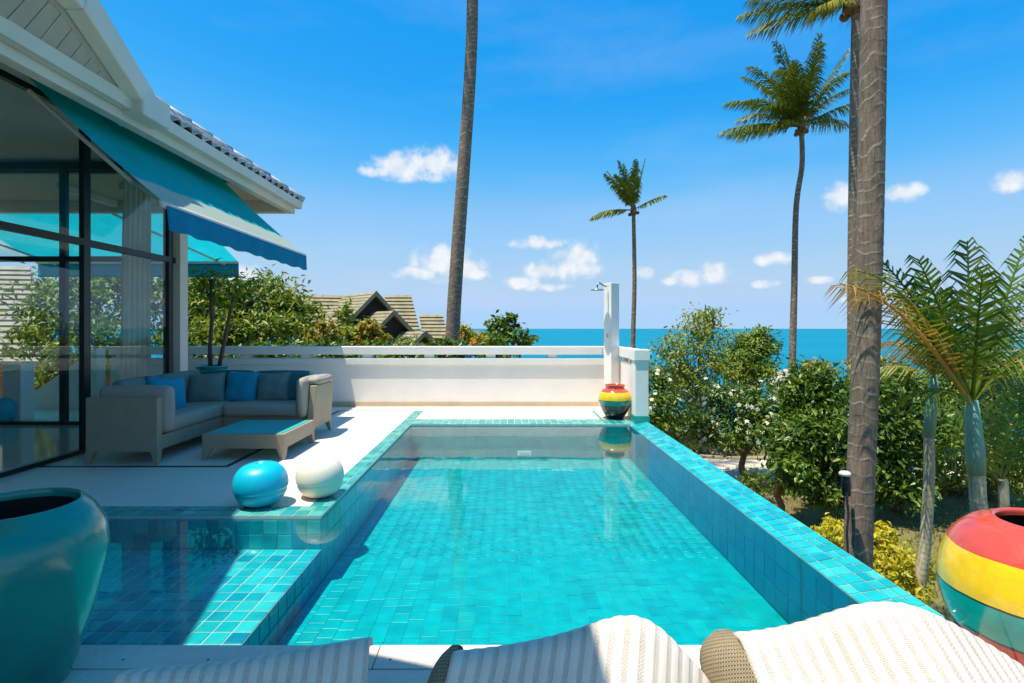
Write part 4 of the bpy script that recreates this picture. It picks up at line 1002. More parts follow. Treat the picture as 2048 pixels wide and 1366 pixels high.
def frond_arrays(origin, d, L, droop, nl, ll, lw, hang, seed, up=(0,0,1), fan=50, start=0.14, jit=7):
    rn = random.Random(seed); d = Vector(d).normalized(); upv = Vector(up)
    s = d.cross(upv)
    if s.length < 1e-3: s = d.cross(Vector((0, 1, 0)))
    s.normalize(); n_ = s.cross(d).normalized()
    pts = []; p = Vector(origin); steps = 24; g = Vector((0, 0, -1))
    cur = d.copy()
    for i in range(steps + 1):
        pts.append((p.copy(), cur.copy())); cur = (cur + g * (droop * (i / steps) * 2.0 / steps)).normalized(); p = p + cur * (L / steps)
    mb = MB(); mb.tube([q for q, _ in pts[::3]], [L * .012 * (1 - .85 * k / 8) + .002 for k in range(len(pts[::3]))], 5)
    V = list(mb.v); Fs = []
    for f in mb.f:
        for k in range(1, len(f) - 1): Fs.append((f[0], f[k], f[k + 1]))
    for sd in (-1, 1):
        for i in range(nl):
            t_ = start + (1 - start) * (i + rn.random() * .5) / nl; k = min(int(t_ * steps), steps - 1); fr_ = t_ * steps - k
            q = pts[k][0].lerp(pts[k + 1][0], fr_); tg = pts[k][1]; sv = (s - tg * s.dot(tg)).normalized(); nv = sv.cross(tg)
            ln = ll * (math.sin(math.pi * (0.16 + 0.76 * (t_ - start) / (1 - start))) ** .8) * rn.uniform(.85, 1.1)
            a = R(fan * (1 - .45 * t_) + rn.uniform(-jit, jit)); dirv = (tg * math.cos(a) + sv * sd * math.sin(a) + nv * 0.22 + Vector((rn.uniform(-.06, .06),) * 3)).normalized()
            m = q + dirv * ln * .5 + g * hang * ln * .15; e = q + dirv * ln * .9 + g * hang * ln * .62
            wv = tg * lw * .5
            o = len(V); V += [tuple(q - wv), tuple(q + wv), tuple(m + wv * .9), tuple(m - wv * .9), tuple(e)]
            Fs += [(o, o + 1, o + 2), (o, o + 2, o + 3), (o + 3, o + 2, o + 4)]
    return np.array(V), np.array(Fs)
def palm_trunk(parent, pts, r0, r1, spacing, name='trunk', mat='trunk', seg=28, step=0.02, ridge=0.026, seed=1, flare=0.0, tp_=1.0):
    rn = np.random.default_rng(seed); P = [Vector(p) for p in pts]
    # Catmull-Rom through the points
    path = []
    for i in range(len(P) - 1):
        a, b, c, d = P[max(i-1,0)], P[i], P[i+1], P[min(i+2,len(P)-1)]; n = max(2, int((c - b).length / step))
        for k in range(n):
            t_ = k / n; path.append(0.5 * ((2*b) + (c-a)*t_ + (2*a-5*b+4*c-d)*t_*t_ + (3*b-a-3*c+d)*t_**3))
    path.append(P[-1]); path = np.array([p[:] for p in path]); n = len(path)
    s = np.concatenate([[0], np.cumsum(np.linalg.norm(np.diff(path, axis=0), axis=1))]); u = s / s[-1]
    th = np.arange(seg) * 2 * math.pi / seg
    ph = s[:, None] / spacing + 0.30 * np.sin(th + s[:, None] * 0.9) + 0.20 * np.sin(2 * th + 1.7 + s[:, None] * 2.3) + 0.10 * np.sin(5 * th + s[:, None] * 9) + 0.38 * np.sin(s[:, None] * 4.1) + 0.22 * np.sin(s[:, None] * 9.7 + seed)
    saw = ph % 1.0
    rad = (r1 + (r0 - r1) * (1 - u) ** tp_ + flare * np.exp(-s / 0.4))[:, None] * (1 + ridge * (0.5 - saw) + 0.012 * np.sin(3 * th + s[:, None] * 1.3) + rn.normal(size=(n, seg)) * 0.003)
    V = np.stack([path[:, None, 0] + rad * np.cos(th), path[:, None, 1] + rad * np.sin(th), np.repeat(path[:, 2:3], seg, 1)], -1).reshape(-1, 3)
    i = np.arange(n - 1)[:, None] * seg; k = np.arange(seg)[None, :]; k1 = (k + 1) % seg
    Fq = np.stack([i + k, i + k1, i + seg + k1, i + seg + k], -1).reshape(-1, 4)
    o = npmesh(name, V, Fq, mat, parent, True)
    at_ = o.data.attributes.new('scar', 'FLOAT', 'POINT'); at_.data.foreach_set('value', np.clip(1 - np.abs(saw - 0.06) / 0.09, 0, 1).astype(np.float32).ravel()); return o
def coconut_palm(label, pts, r0, r1, fronds, seed, spacing=0.09, L=2.4, nuts=5, name='coconut_palm', leafn=64, step=0.03, seg=24, flare=0.0, tp_=1.0, lwf=1.0):
    """fronds: (angle in the X-Z plane from +X, depth component, length factor, droop, material)"""
    t_ = thing(name, label, 'palm tree', Vector(pts[0]), 'tall coconut palms'); palm_trunk(t_, pts, r0, r1, spacing, seed=seed, step=step, seg=seg, flare=flare, tp_=tp_)
    top = Vector(pts[-1]); rn = random.Random(seed)
    mb = MB(); mb.tube([top - Vector((0,0,.15)), top, top + Vector((0, 0, L * .10)), top + Vector((0, 0, L * .2))], [r1 * 1.05, r1 * 1.8, r1 * 1.5, r1 * .5], 12); mb.build('crown_base', 'coconut', t_, True)
    for i, (a, dep, lf, dr, mt) in enumerate(fronds):
        d = Vector((math.cos(R(a)), dep, math.sin(R(a))))
        V, Fq = frond_arrays(top + Vector((0, 0, L * .05)), d, L * lf, dr, leafn, L * .27, L * .0145 * lwf, 1.15, seed * 50 + i, fan=50, jit=16)
        npmesh('frond', V, Fq, mt, t_)
    for i in range(nuts):
        a = i * 2.4; c = top + Vector((math.cos(a) * r1 * 2.2, math.sin(a) * r1 * 2.2, -.02 - .06 * (i % 2)))
        MB().lathe([(0.0, -.5), (.55, -.42), (.9, -.1), (.85, .3), (.4, .55), (0.0, .6)] and [(x * r1 * 1.1, z * r1 * 1.7) for x, z in [(0.01, -.5), (.55, -.42), (.9, -.1), (.85, .3), (.4, .55), (0.01, .6)]], c, 10).build('coconut', 'coconut', t_, True)
    return t_

# ------------------------------------------------------------------ tall palms
G, Yl, Br = 'frond', 'frond_yellow', 'frond_brown'
full = [(i * 360 / 9 + 8, 0.5 * math.sin(i * 2.1), 1, 0.9, G) for i in range(9)] + [(90, 0.9, 1, 1.0, G), (80, -0.9, 1, 1.0, G), (120, 1.2, .9, .9, G), (60, -1.2, .9, .9, Yl)]
b = at(1708, 1110, 4.35); b.z = -2.5
coconut_palm('thick ringed palm trunk rising beside the infinity edge with a lamp strapped to it',
             [b, at(1716, 1100, 4.35), at(1730, 750, 4.35), at(1741, 400, 4.35), at(1748, 0, 4.35), at(1752, -400, 4.4), at(1768, -1200, 4.45), at(1790, -2000, 4.5)], 0.104, 0.074, full, 2, spacing=0.105, L=2.3, step=0.01, seg=40, flare=0.05)
b = at(900, 900, 13.0); b.z = -2.5
coconut_palm('dark tall bare palm trunk crossing the sky behind the parapet wall',
             [b, at(905, 690, 13.0), at(914, 520, 13.0), at(930, 300, 13.0), at(940, 150, 13.0), at(945, 0, 13.0), at(946, -260, 13.0), at(946, -560, 13.0)], 0.185, 0.105, full, 4, spacing=0.13, L=3.2, step=0.02, seg=28)
Yp = 17.0; b = at(1580, 860, Yp); b.z = terrain_z(b.x, b.y)
coconut_palm('medium palm with windswept crown left of the thick trunk',
             [b, at(1581, 850, Yp), at(1588, 600, Yp), at(1592, 420, Yp), at(1604, 330, Yp), at(1603, 262, Yp)], 0.118, 0.07,
             [(178, -.2, .95, .55, G), (168, .3, .9, .5, G), (150, -.3, .85, .75, G), (140, .2, .95, .9, G), (128, -.2, 1.0, .8, G), (118, .3, 1.02, .7, G), (108, -.1, 1.05, .5, G), (98, .1, 1.08, .25, G), (88, -.3, 1.0, .3, G), (78, .35, .85, .6, G),
              (60, 0, 1.08, .1, G), (48, .2, 1.0, .8, G), (30, -.2, .80, .7, G), (22, .3, .7, .7, Yl), (160, .6, .7, .8, Yl), (112, -.5, .8, .9, G), (135, .6, .8, 1.0, G), (123, -.5, .9, 1.1, G), (102, .5, .95, .8, G), (93, -.5, .9, .7, G), (145, -.6, .75, 1.2, G), (115, .1, .7, .4, G), (105, -.3, .75, .3, G), (66, -.4, .7, .9, G), (172, -.5, .6, .9, Yl), (85, .5, .75, .5, G), (40, .5, .7, 1.0, G)], 7, spacing=0.12, L=2.55, lwf=1.0, leafn=66, step=0.03, seg=16)
Yp = 25.0; b = at(1266, 800, Yp); b.z = terrain_z(b.x, b.y)
coconut_palm('small distant slim palm standing beside the shower column',
             [b, at(1266, 690, Yp), at(1269, 560, Yp), at(1267, 425, Yp)], 0.13, 0.085,
             [(180, 0, .88, .5, Yl), (172, .3, .85, .75, G), (128, -.2, .95, .3, G), (118, .2, 1.02, .2, G), (108, -.1, 1.05, .15, G), (99, .2, 1.05, .1, G), (104, .4, .9, .3, G), (120, -.4, .85, .4, G), (94, -.4, .8, .2, G), (90, -.2, 1.0, .1, G), (77, 0, 1.08, .05, G), (32, .1, .74, .35, G), (112, .5, .8, .5, G)], 9, spacing=0.12, L=2.2, lwf=1.8, leafn=52, step=0.04, seg=12, nuts=3)
Yp = 13.5; b = at(1706, 900, Yp); b.z = terrain_z(b.x, b.y)
coconut_palm('slender palm half hidden behind the thick trunk with fronds at the top edge',
             [b, at(1707, 700, Yp), at(1708, 430, Yp), at(1711, 200, Yp), at(1714, 20, Yp)], 0.145, 0.12,
             [(176, -.1, 1.0, .25, G), (170, .3, .95, .3, G), (155, 0, 1, .5, G), (130, .3, 1, .6, G), (100, -.3, 1, .5, G), (70, .9, 1, .6, G), (40, 1.2, .7, .5, G), (188, -.4, .5, .4, Yl), (165, .8, .9, .4, G)], 12, spacing=0.12, L=2.75, step=0.03, seg=16)
# lamp strapped to the thick trunk
lp = at(1690, 948, 4.18)
la = thing('garden_spotlight', 'small black spotlight with white cap strapped to the thick palm trunk', 'lamp', lp)
MB().lathe([(0.0, .022), (.028, .02), (.041, .009), (.041, -.01), (.024, -.016), (0, -.016)], lp, 20).build('cap', 'white2', la, True)
MB().tube([lp + Vector((.012, .01, -.022)), lp + Vector((.02, .02, -.08)), lp + Vector((.035, .04, -.17))], [.026, .034, .03], 12).build('body', 'lamp', la, True)
MB().tube([lp + Vector((.03, .05, -.1)), lp + Vector((.08, .09, -.12))], .014, 8).build('bracket', 'lamp', la)
MB().tube([at(1693, 985, 4.17), at(1697, 1030, 4.16), at(1694, 1060, 4.155), at(1696, 1110, 4.15), at(1694, 1180, 4.15)], .008, 6).build('cable', 'lamp', la)

# ------------------------------------------------------------------ young palms at the right
def young_palm(label, pts, r0, r1, shaft, fronds, seed, name='young_palm'):
    t_ = thing(name, label, 'palm tree', Vector(pts[0])); palm_trunk(t_, pts, r0, r1, 0.055, mat='trunk_young', seg=20, step=0.012, ridge=0.05, seed=seed)
    top = Vector(pts[-1])
    if shaft:
        mb = MB(); q = [Vector(p) for p in shaft]; mb.tube(q, [r1 * 1.08, r1 * 1.15, r1 * 1.0, r1 * .7], 16); mb.build('crownshaft', 'shaft', t_, True); top = q[-1]
    for i, (tipx, tipy, dY, dr, nl, ll, lw, mt) in enumerate(fronds):
        e = at(tipx, tipy, top.y + dY); o = top - Vector((0, 0, .05)); L = (e - o).length * 1.06; d = (e - o).normalized() + Vector((0, 0, dr * .55))
        V, Fq = frond_arrays(o, d, L, dr, nl, ll * 1.18, lw * 1.15, 1.3, seed * 40 + i, fan=54, start=.2, jit=13)
        npmesh('frond', V, Fq, mt, t_)
    return t_
Fb = 'frond_bright'
b = at(1838, 1210, 5.3); b.z = -2.5
young_palm('slim young palm with beige ringed stem and dying orange frond', [b, at(1838, 1200, 5.3), at(1851, 1080, 5.3), at(1858, 960, 5.3), at(1858, 870, 5.3)], 0.058, 0.044,
           [at(1858, 875, 5.3), at(1862, 820, 5.3), at(1866, 780, 5.3), at(1868, 745, 5.3)],
           [(1782, 700, -.3, .7, 22, .32, .016, Br), (1770, 760, .3, 1.3, 22, .30, .014, Yl), (1840, 560, .2, .15, 26, .36, .022, Fb), (1890, 590, -.2, .15, 24, .36, .022, G), (1905, 740, .4, .6, 22, .34, .018, Fb), (1800, 600, .4, .4, 26, .36, .018, G), (1860, 640, -.4, .4, 24, .36, .024, Fb)], 21)
b = at(1958, 1100, 4.75); b.z = -2.5
young_palm('sturdier young palm with blue green crownshaft near the right edge', [b, at(1958, 1060, 4.75), at(1956, 1000, 4.75), at(1953, 945, 4.75)], 0.066, 0.06,
           [at(1953, 948, 4.75), at(1950, 900, 4.75), at(1946, 850, 4.75), at(1944, 800, 4.75)],
           [(1676, 625, -.75, .75, 26, .42, .018, Br), (1700, 600, -.85, .9, 24, .40, .018, Yl), (1760, 545, -.2, .55, 30, .42, .020, Fb), (1835, 540, -.3, .45, 30, .44, .022, Fb), (1935, 500, .2, .15, 32, .42, .022, G), (1965, 560, -.5, .3, 30, .42, .024, Fb),
            (2052, 495, .1, .2, 34, .36, .02, Fb), (2090, 560, .4, .5, 34, .42, .02, G), (2070, 700, -.2, .7, 30, .40, .018, G), (1830, 640, .5, .8, 30, .44, .02, G), (2080, 820, .4, 1.0, 30, .40, .018, Fb), (1840, 830, -.3, 1.0, 28, .36, .016, Fb), (2010, 640, .6, .5, 30, .42, .022, G)], 22)
b = at(2010, 1050, 5.9); b.z = -2.5
young_palm('low arching palm clump behind the blue green crownshaft at the far right', [b, at(2008, 1000, 5.9), at(2000, 960, 5.9)], 0.05, 0.045, None,
           [(2030, 790, .1, .4, 30, .5, .02, Fb), (1900, 820, .3, .9, 28, .45, .018, Fb), (2090, 860, -.2, .9, 28, .45, .018, G), (1880, 930, -.3, 1.2, 24, .42, .016, G), (2100, 780, .4, .7, 28, .45, .018, Fb), (1960, 770, .5, .4, 28, .45, .02, G)], 23, name='palm_clump')

# ------------------------------------------------------------------ trees and shrubs
def ell(px, py, Y, rx, rz, ry=None):
    c = at(px, py, Y); a, d = rx / F * Y, rz / F * Y; return (tuple(c), (a, ry if ry else (a + d) / 2, d))
def gb(px, Y):
    p_ = at(px, 700, Y); return (p_.x, p_.y, terrain_z(p_.x, p_.y))
# left, behind the parapet
tree('mango_tree', 'spreading broad leaved tree behind the parapet left of the thatched house', 'tree', gb(460, 13.5), [ell(440, 632, 13.2, 95, 80), ell(530, 610, 13.5, 80, 62), ell(585, 645, 13.3, 72, 62), ell(390, 590, 13.6, 70, 70), ell(500, 665, 12.6, 110, 46), ell(420, 680, 12.4, 90, 46)], 9500, .19, 'leaf_mango', 31, trunk=at(430, 690, 13.3), trunk_r=.16, bark='bark_grey', clump=12, aspect=.34, limbs=12)
tree('shrub', 'golden leaved shrub at the right foot of the spreading tree', 'shrub', gb(652, 13), [ell(652, 672, 13, 26, 38), ell(630, 685, 12.8, 30, 24)], 800, .13, 'leaf_olive', 32, trunk_r=.04)
tree('shrub', 'pointed leafy shrub in front of the thatched roof', 'shrub', gb(700, 15), [ell(690, 650, 15, 24, 42), ell(728, 672, 14.6, 40, 34), ell(705, 680, 14.4, 46, 28)], 1700, .15, 'leaf_mango', 33, trunk_r=.05)
tree('shrub', 'yellow tinged bush right under the lower gable', 'shrub', gb(742, 14), [ell(738, 660, 14.0, 28, 22), ell(752, 682, 14, 34, 22)], 900, .14, 'leaf_olive', 34, trunk_r=.04)
tree('shrub', 'low feathery bush in front of the lowest thatched gable', 'shrub', gb(815, 14.5), [ell(812, 688, 14.5, 26, 17), ell(840, 694, 14.5, 26, 10)], 700, .10, 'leaf_mid', 35, trunk_r=.03, aspect=.25)
tree('shrub', 'bright lime bush just right of the dark palm trunk', 'shrub', gb(940, 14), [ell(935, 672, 14, 24, 22), ell(958, 684, 13.8, 28, 16)], 900, .13, 'leaf_yellow', 36, trunk_r=.04, flowers=(20, .09, 'petal_orange'))
tree('tree', 'dark round topped tree beyond the parapet left of the shower', 'tree', gb(1010, 15.5), [ell(995, 662, 15.5, 30, 32), ell(1022, 650, 15.3, 24, 22), ell(1040, 680, 15, 34, 20), ell(980, 684, 15, 34, 20)], 2000, .15, 'leaf_dark', 37, trunk_r=.09, aspect=.5)
for i, (px, w) in enumerate(((405, 70), (520, 75), (640, 75), (765, 75), (885, 70), (985, 60))):
    tree('hedge_plant', ['dense hedge plant behind the parapet nearest the white column', 'dense hedge plant behind the parapet under the spreading tree', 'dense hedge plant behind the parapet under the golden shrub', 'dense hedge plant behind the parapet under the thatched gables', 'dense hedge plant behind the parapet around the dark palm foot', 'dense hedge plant behind the parapet under the dark round tree'][i], 'shrub',
         gb(px, 11.3), [ell(px, 712, 11.6, w, 34), ell(px, 745, 11.3, w, 40), ell(px + 20, 800, 11.2, w, 60)], 2600, .15, 'leaf_dark', 60 + i, trunk_r=.04, group='hedge plants behind the parapet')
# seen through the glass room
tree('tree', 'leafy tree seen through the glass room beside the old tiled roof', 'tree', gb(140, 12.5), [ell(120, 620, 12.5, 90, 90), ell(180, 690, 12, 100, 80), ell(60, 690, 12.5, 60, 50), ell(240, 600, 13, 80, 80), ell(110, 760, 12, 80, 50), ell(300, 620, 13.5, 60, 80)], 5200, .19, 'leaf_mango', 38, trunk_r=.12, clump=12, aspect=.38, limbs=10)
# right
tree('airy_tree', 'sparse reddish leaved tree with thin branches against the sea', 'tree', gb(1400, 18), [ell(1400, 668, 18, 58, 48), ell(1345, 712, 18, 46, 44), ell(1425, 730, 17.6, 56, 50), ell(1375, 765, 17.8, 60, 40), ell(1412, 635, 18, 32, 26), ell(1350, 760, 18, 50, 46)], 4600, .16, 'leaf_airy', 41, trunk=at(1395, 840, 18), trunk_r=.07, clump=8, aspect=.4, hollow=.25, spread=.24, limbs=26, bark='bark')
tree('tree', 'green domed tree right of the sparse reddish one', 'tree', gb(1500, 19), [ell(1500, 700, 19, 50, 44), ell(1515, 745, 18.6, 48, 40), ell(1475, 740, 18.8, 40, 54), ell(1520, 690, 19, 40, 34)], 5200, .17, 'leaf_mid', 42, trunk_r=.09, clump=10, aspect=.4)
tree('flowering_shrub', 'white flowering shrub in front of the green domed tree', 'shrub', gb(1490, 14), [ell(1470, 818, 14, 66, 52), ell(1535, 815, 14, 56, 48), ell(1500, 868, 13.6, 82, 44), ell(1430, 800, 14.2, 44, 40), ell(1420, 860, 14, 50, 40), ell(1560, 850, 13.8, 50, 50)], 7600, .13, 'leaf_dark', 43, trunk_r=.08, flowers=(190, .07, 'petal'), aspect=.42)
tree('flowering_shrub', 'pale flowering shrub beside the white end post', 'shrub', gb(1320, 13.5), [ell(1315, 775, 13.5, 34, 50), ell(1335, 825, 13.2, 44, 48), ell(1375, 850, 14, 46, 40), ell(1310, 860, 13.5, 40, 40)], 4600, .12, 'leaf_mid', 44, trunk_r=.06, flowers=(110, .062, 'petal'))
tree('shrub', 'low light green hedge plants beyond the path', 'shrub', gb(1390, 15.9), [ell(1372, 885, 16.6, 44, 22), ell(1425, 880, 16.8, 46, 26), ell(1470, 890, 16.8, 44, 24), ell(1330, 875, 16.8, 44, 26)], 3000, .12, 'leaf_mid', 45, trunk_r=.03)
tree('tree', 'dense dark tree with forked stem between the slim palm and the thick trunk', 'tree', gb(1560, 11.2), [ell(1640, 800, 11, 72, 72), ell(1610, 880, 10.6, 70, 62), ell(1665, 900, 10.4, 70, 90), ell(1590, 945, 10.2, 54, 48), ell(1660, 985, 10.2, 60, 44), ell(1565, 905, 10.8, 40, 36), ell(1600, 780, 11.2, 50, 44)], 13500, .13, 'leaf_dark', 46, trunk=at(1552, 985, 11), trunk_r=.07, aspect=.46, limbs=9)
tree('tree', 'dense dark tree behind the slim young palm', 'tree', gb(1800, 11.5), [ell(1790, 780, 11.5, 80, 58), ell(1770, 880, 11, 80, 80), ell(1850, 880, 11.3, 80, 90), ell(1800, 980, 10.8, 76, 44), ell(1740, 800, 11, 60, 60)], 13000, .13, 'leaf_dark', 47, trunk_r=.14, aspect=.46, limbs=9)
tree('tree', 'bushy green tree at the right edge behind the palms', 'tree', gb(1985, 12), [ell(1960, 780, 12, 80, 78), ell(2045, 800, 12, 80, 90), ell(1940, 900, 11.6, 80, 70), ell(2040, 930, 11.6, 80, 60), ell(1890, 790, 12, 60, 70)], 11000, .14, 'leaf_mid', 48, trunk_r=.13, aspect=.44, limbs=9)
tree('shrub', 'golden leaved bush top peeking over the dark tree right of the thick trunk', 'shrub', gb(1730, 13), [ell(1740, 735, 13, 44, 28), ell(1640, 742, 13, 40, 24)], 1300, .13, 'leaf_olive', 49, trunk_r=.05)
tree('shrub', 'small round dark bush by the sandy path', 'shrub', gb(1512, 12.6), [ell(1512, 968, 12.4, 36, 32)], 1100, .09, 'leaf_dark', 50, trunk_r=.03, aspect=.3)
tree('shrub', 'yellow green clipped bush right of the thick palm foot', 'shrub', (at(1780, 1100, 5.6).x, 5.6, -2.5), [ell(1775, 1125, 5.6, 62, 46), ell(1740, 1090, 5.7, 44, 34), ell(1820, 1150, 5.5, 50, 36), ell(1800, 1180, 5.3, 60, 44), ell(1765, 1070, 5.8, 24, 30)], 3400, .062, 'leaf_yellow', 51, trunk_r=.03, aspect=.55)
tree('shrub', 'yellow green clipped bush left of the thick palm foot', 'shrub', (at(1665, 1080, 5.9).x, 5.9, -2.5), [ell(1668, 1068, 5.9, 40, 32), ell(1650, 1095, 5.7, 50, 40)], 1500, .062, 'leaf_yellow', 52, trunk_r=.03, aspect=.55)
tree('shrub', 'small leafy plants growing on the lawn behind the blue green crownshaft', 'shrub', gb(1905, 12.8), [ell(1900, 975, 12.4, 40, 26), ell(1870, 950, 12.8, 36, 20)], 900, .11, 'leaf_olive', 53, trunk_r=.03)
# potted tree stems and leaves
mb = MB(); s1 = [at(421, 742, 8.25), at(420, 690, 8.25), at(424, 640, 8.25), at(421, 590, 8.25), at(423, 560, 8.3)]; s2 = [at(437, 742, 8.25), at(447, 690, 8.22), at(456, 645, 8.2), at(466, 600, 8.2), at(472, 570, 8.2)]
MB().tube(s1, [.035, .03, .028, .024, .012], 8).build('stem', 'cane', tp, True); MB().tube(s2, [.032, .028, .024, .02, .010], 8).build('stem', 'cane', tp, True)
rng = np.random.default_rng(77); P, D, Cs = crown_points([ell(425, 575, 8.3, 46, 40), ell(472, 585, 8.2, 34, 34)], 330, 7, rng, .3, .3)
tipv = D * .5 + rng.normal(size=P.shape) * .6; tipv[:, 2] -= .3; V, Fq = leaf_arrays(P, tipv, D + np.array([0, 0, .6]), np.full(len(P), .13), .4, rng); npmesh('foliage', V, Fq, 'leaf_mid', tp)
# leaf litter and grass tufts on the garden floor
rng = np.random.default_rng(90); n = 26000
gx = rng.uniform(2.2, 16, n); gy = rng.uniform(3, 20, n); ok = ~((gy > 13.3) & (gy < 16.1)); gx, gy = gx[ok], gy[ok]
gzv = np.array([terrain_z(a, b_) for a, b_ in zip(gx, gy)]); P = np.stack([gx, gy, gzv + .03], 1); tipv = rng.normal(size=P.shape) * .35; tipv[:, 2] = 1
V, Fq = leaf_arrays(P, tipv, rng.normal(size=P.shape), np.full(len(P), .12), .14, rng); g_o = npmesh('grass', V, Fq, leaf_mat('dry grass blade', (0.16, 0.17, 0.03), (0.34, 0.29, 0.08), (0.45, 0.36, 0.16), 0.3)); g_o['kind'] = 'stuff'
g_o['label'] = 'short dry grass on the garden floor'

# ------------------------------------------------------------------ rocks, low wall
def rock(name, loc, s, label, seed, group=None):
    rn = random.Random(seed); bm = bmesh.new(); bmesh.ops.create_icosphere(bm, subdivisions=3, radius=1)
    for v in bm.verts:
        k = 1 + .18 * math.sin(v.co.x * 3 + seed) * math.cos(v.co.y * 4 + seed) + .12 * math.sin(v.co.z * 6 + seed * 2) + rn.uniform(-.03, .03)
        v.co = Vector((v.co.x * s[0] * k + loc[0], v.co.y * s[1] * k + loc[1], v.co.z * s[2] * k + loc[2]))
    me = bpy.data.meshes.new(name); bm.to_mesh(me); bm.free(); o = link(name, me, 'rock', None, False); tag(o, label, 'rock', group); return o
p_ = at(1566, 775, 21); rock('boulder', p_, (.5, .5, .75), 'pale boulder behind the slim palm in front of the sea', 3)
for i, px in enumerate((1408, 1428, 1446, 1464)):
    p_ = at(px, 898, 16.6); rock('stone', (p_.x, p_.y, terrain_z(p_.x, p_.y) + .08), (.16, .14, .12 + .02 * (i % 2)), ['leftmost', 'second', 'third', 'rightmost'][i] + ' of four rough stones edging the grass beyond the path', 10 + i, 'stones edging the path')
lw_ = MB().box(at(1280, 850, 20).x, at(1500, 850, 20).x, 20, 20.2, -4, at(1300, 862, 20).z).build('low_wall', 'wall_grey'); tag(lw_, 'low grey concrete wall behind the hedge plants', 'wall')

# ------------------------------------------------------------------ neighbouring roofs
def gable_block(parent, ridge_front, dirn, length, half, drop, zf=None, courses=12, mat='thatch', wallmat='dark_timber'):
    """gable roof: ridge from ridge_front along dirn; courses of shingles as stepped pieces"""
    rf = Vector(ridge_front); d = Vector((dirn[0], dirn[1], 0)).normalized(); s = Vector((-d.y, d.x, 0))
    for sg in (1, -1):
        for k in range(courses):
            a0, a1 = k / courses, (k + 1.0) / courses
            lift = .055
            def pt(a, u, z): q = rf + d * (u * length) + s * sg * half * a; return (q.x, q.y, rf.z - drop * a + z)
            inset = 0.0
            vs = [pt(a0, 0, 0.01), pt(a0, 1, 0.01), pt(a1, 1, lift), pt(a1, 0, lift), pt(a1, 0, -.03), pt(a1, 1, -.03), pt(a0, 0, -.05), pt(a0, 1, -.05)]
            fs = [(0,1,2,3), (3,2,5,4), (0,3,4,6), (1,7,5,2), (6,4,5,7)]
            if sg < 0: fs = [f[::-1] for f in fs]
            MB().add(vs, fs).build('shingle_course', mat, parent)
    # gable wall, set back
    g0 = rf + d * .35
    a = g0 + s * half * .92 - Vector((0, 0, drop * .97)); b_ = g0 - s * half * .92 - Vector((0, 0, drop * .97)); t_ = g0 - Vector((0, 0, .12))
    MB().add([tuple(a), tuple(b_), tuple(t_)] + [tuple(q + d * .08) for q in (a, b_, t_)], [(0, 1, 2), (5, 4, 3), (0, 3, 4, 1), (1, 4, 5, 2), (2, 5, 3, 0)]).build('gable', wallmat, parent)
    # barge boards
    for sg in (1, -1):
        e = rf + s * sg * half * 1.02 - Vector((0, 0, drop * 1.02)); n_ = -d * .05
        MB().hexa([tuple(rf + n_ - Vector((0,0,.16))), tuple(e + n_ - Vector((0,0,.16))), tuple(e - n_ * .2 - Vector((0,0,.16))), tuple(rf - n_ * .2 - Vector((0,0,.16)))],
                  [tuple(rf + n_ + Vector((0,0,.06))), tuple(e + n_ + Vector((0,0,.06))), tuple(e - n_ * .2 + Vector((0,0,.06))), tuple(rf - n_ * .2 + Vector((0,0,.06)))]).build('barge_board', mat, parent)
nh = thing('thatched_house', 'neighbouring house with mossy stepped gable roofs beyond the parapet', 'house', at(770, 760, 26))
dn = (-0.66, 0.75)
gable_block(nh, at(752, 584, 24.5), dn, 5.5, 1.9, 1.85, courses=13)
gable_block(nh, at(788, 622, 23.3), dn, 3.2, 1.25, 1.15, courses=8)
gable_block(nh, at(850, 664, 22.6), dn, 3.6, 0.95, 0.75, courses=6)
def slope(parent, A, B, C, D, n, mat):
    """stepped slope; A-B top edge, D-C bottom edge"""
    A, B, C, D = map(Vector, (A, B, C, D)); nr = (B - A).cross(D - A).normalized()
    if nr.y > 0: nr = -nr
    for k in range(n):
        a0, a1 = k / n, (k + 1) / n; p0, p1, q1, q0 = A.lerp(D, a0), B.lerp(C, a0), B.lerp(C, a1), A.lerp(D, a1)
        vs = [tuple(p0 + nr * .01), tuple(p1 + nr * .01), tuple(q1 + nr * .07), tuple(q0 + nr * .07), tuple(q0 - nr * .03), tuple(q1 - nr * .03), tuple(p0 - nr * .03), tuple(p1 - nr * .03)]
        MB().add(vs, [(3,2,1,0), (4,5,2,3), (6,4,3,0), (1,2,5,7), (7,5,4,6)]).build('shingle_course', mat, parent)
slope(nh, at(560, 588, 27.5), at(745, 592, 26.5), at(760, 700, 24.6), at(600, 706, 25), 15, 'thatch')
slope(nh, at(768, 590, 27), at(822, 590, 27), at(842, 668, 25.4), at(790, 668, 25.4), 11, 'thatch')
slope(nh, at(838, 629, 27.5), at(885, 629, 27.5), at(899, 678, 26.3), at(846, 678, 26.3), 7, 'thatch')
a, b_ = at(848, 676, 26.6), at(896, 676, 26.6); MB().box(a.x, b_.x, 26.6, 29, -6, a.z).build('wall', 'orange_wall', nh)
a, b_ = at(600, 696, 26.5), at(846, 690, 26.5); MB().box(a.x, b_.x, 26.6, 31, -6, a.z).build('wall', 'dark_timber', nh)
lh = thing('tiled_house', 'old faded tile roof seen through the glass room at the far left', 'house', at(0, 800, 15))
slope(lh, at(-190, 530, 17), at(60, 534, 17), at(118, 726, 14.2), at(-230, 726, 14.2), 18, 'thatch_left')
a, b_ = at(-220, 724, 14.6), at(98, 724, 14.6); MB().box(a.x, b_.x, 14.6, 18, -5, a.z).build('wall', 'orange_wall', lh)

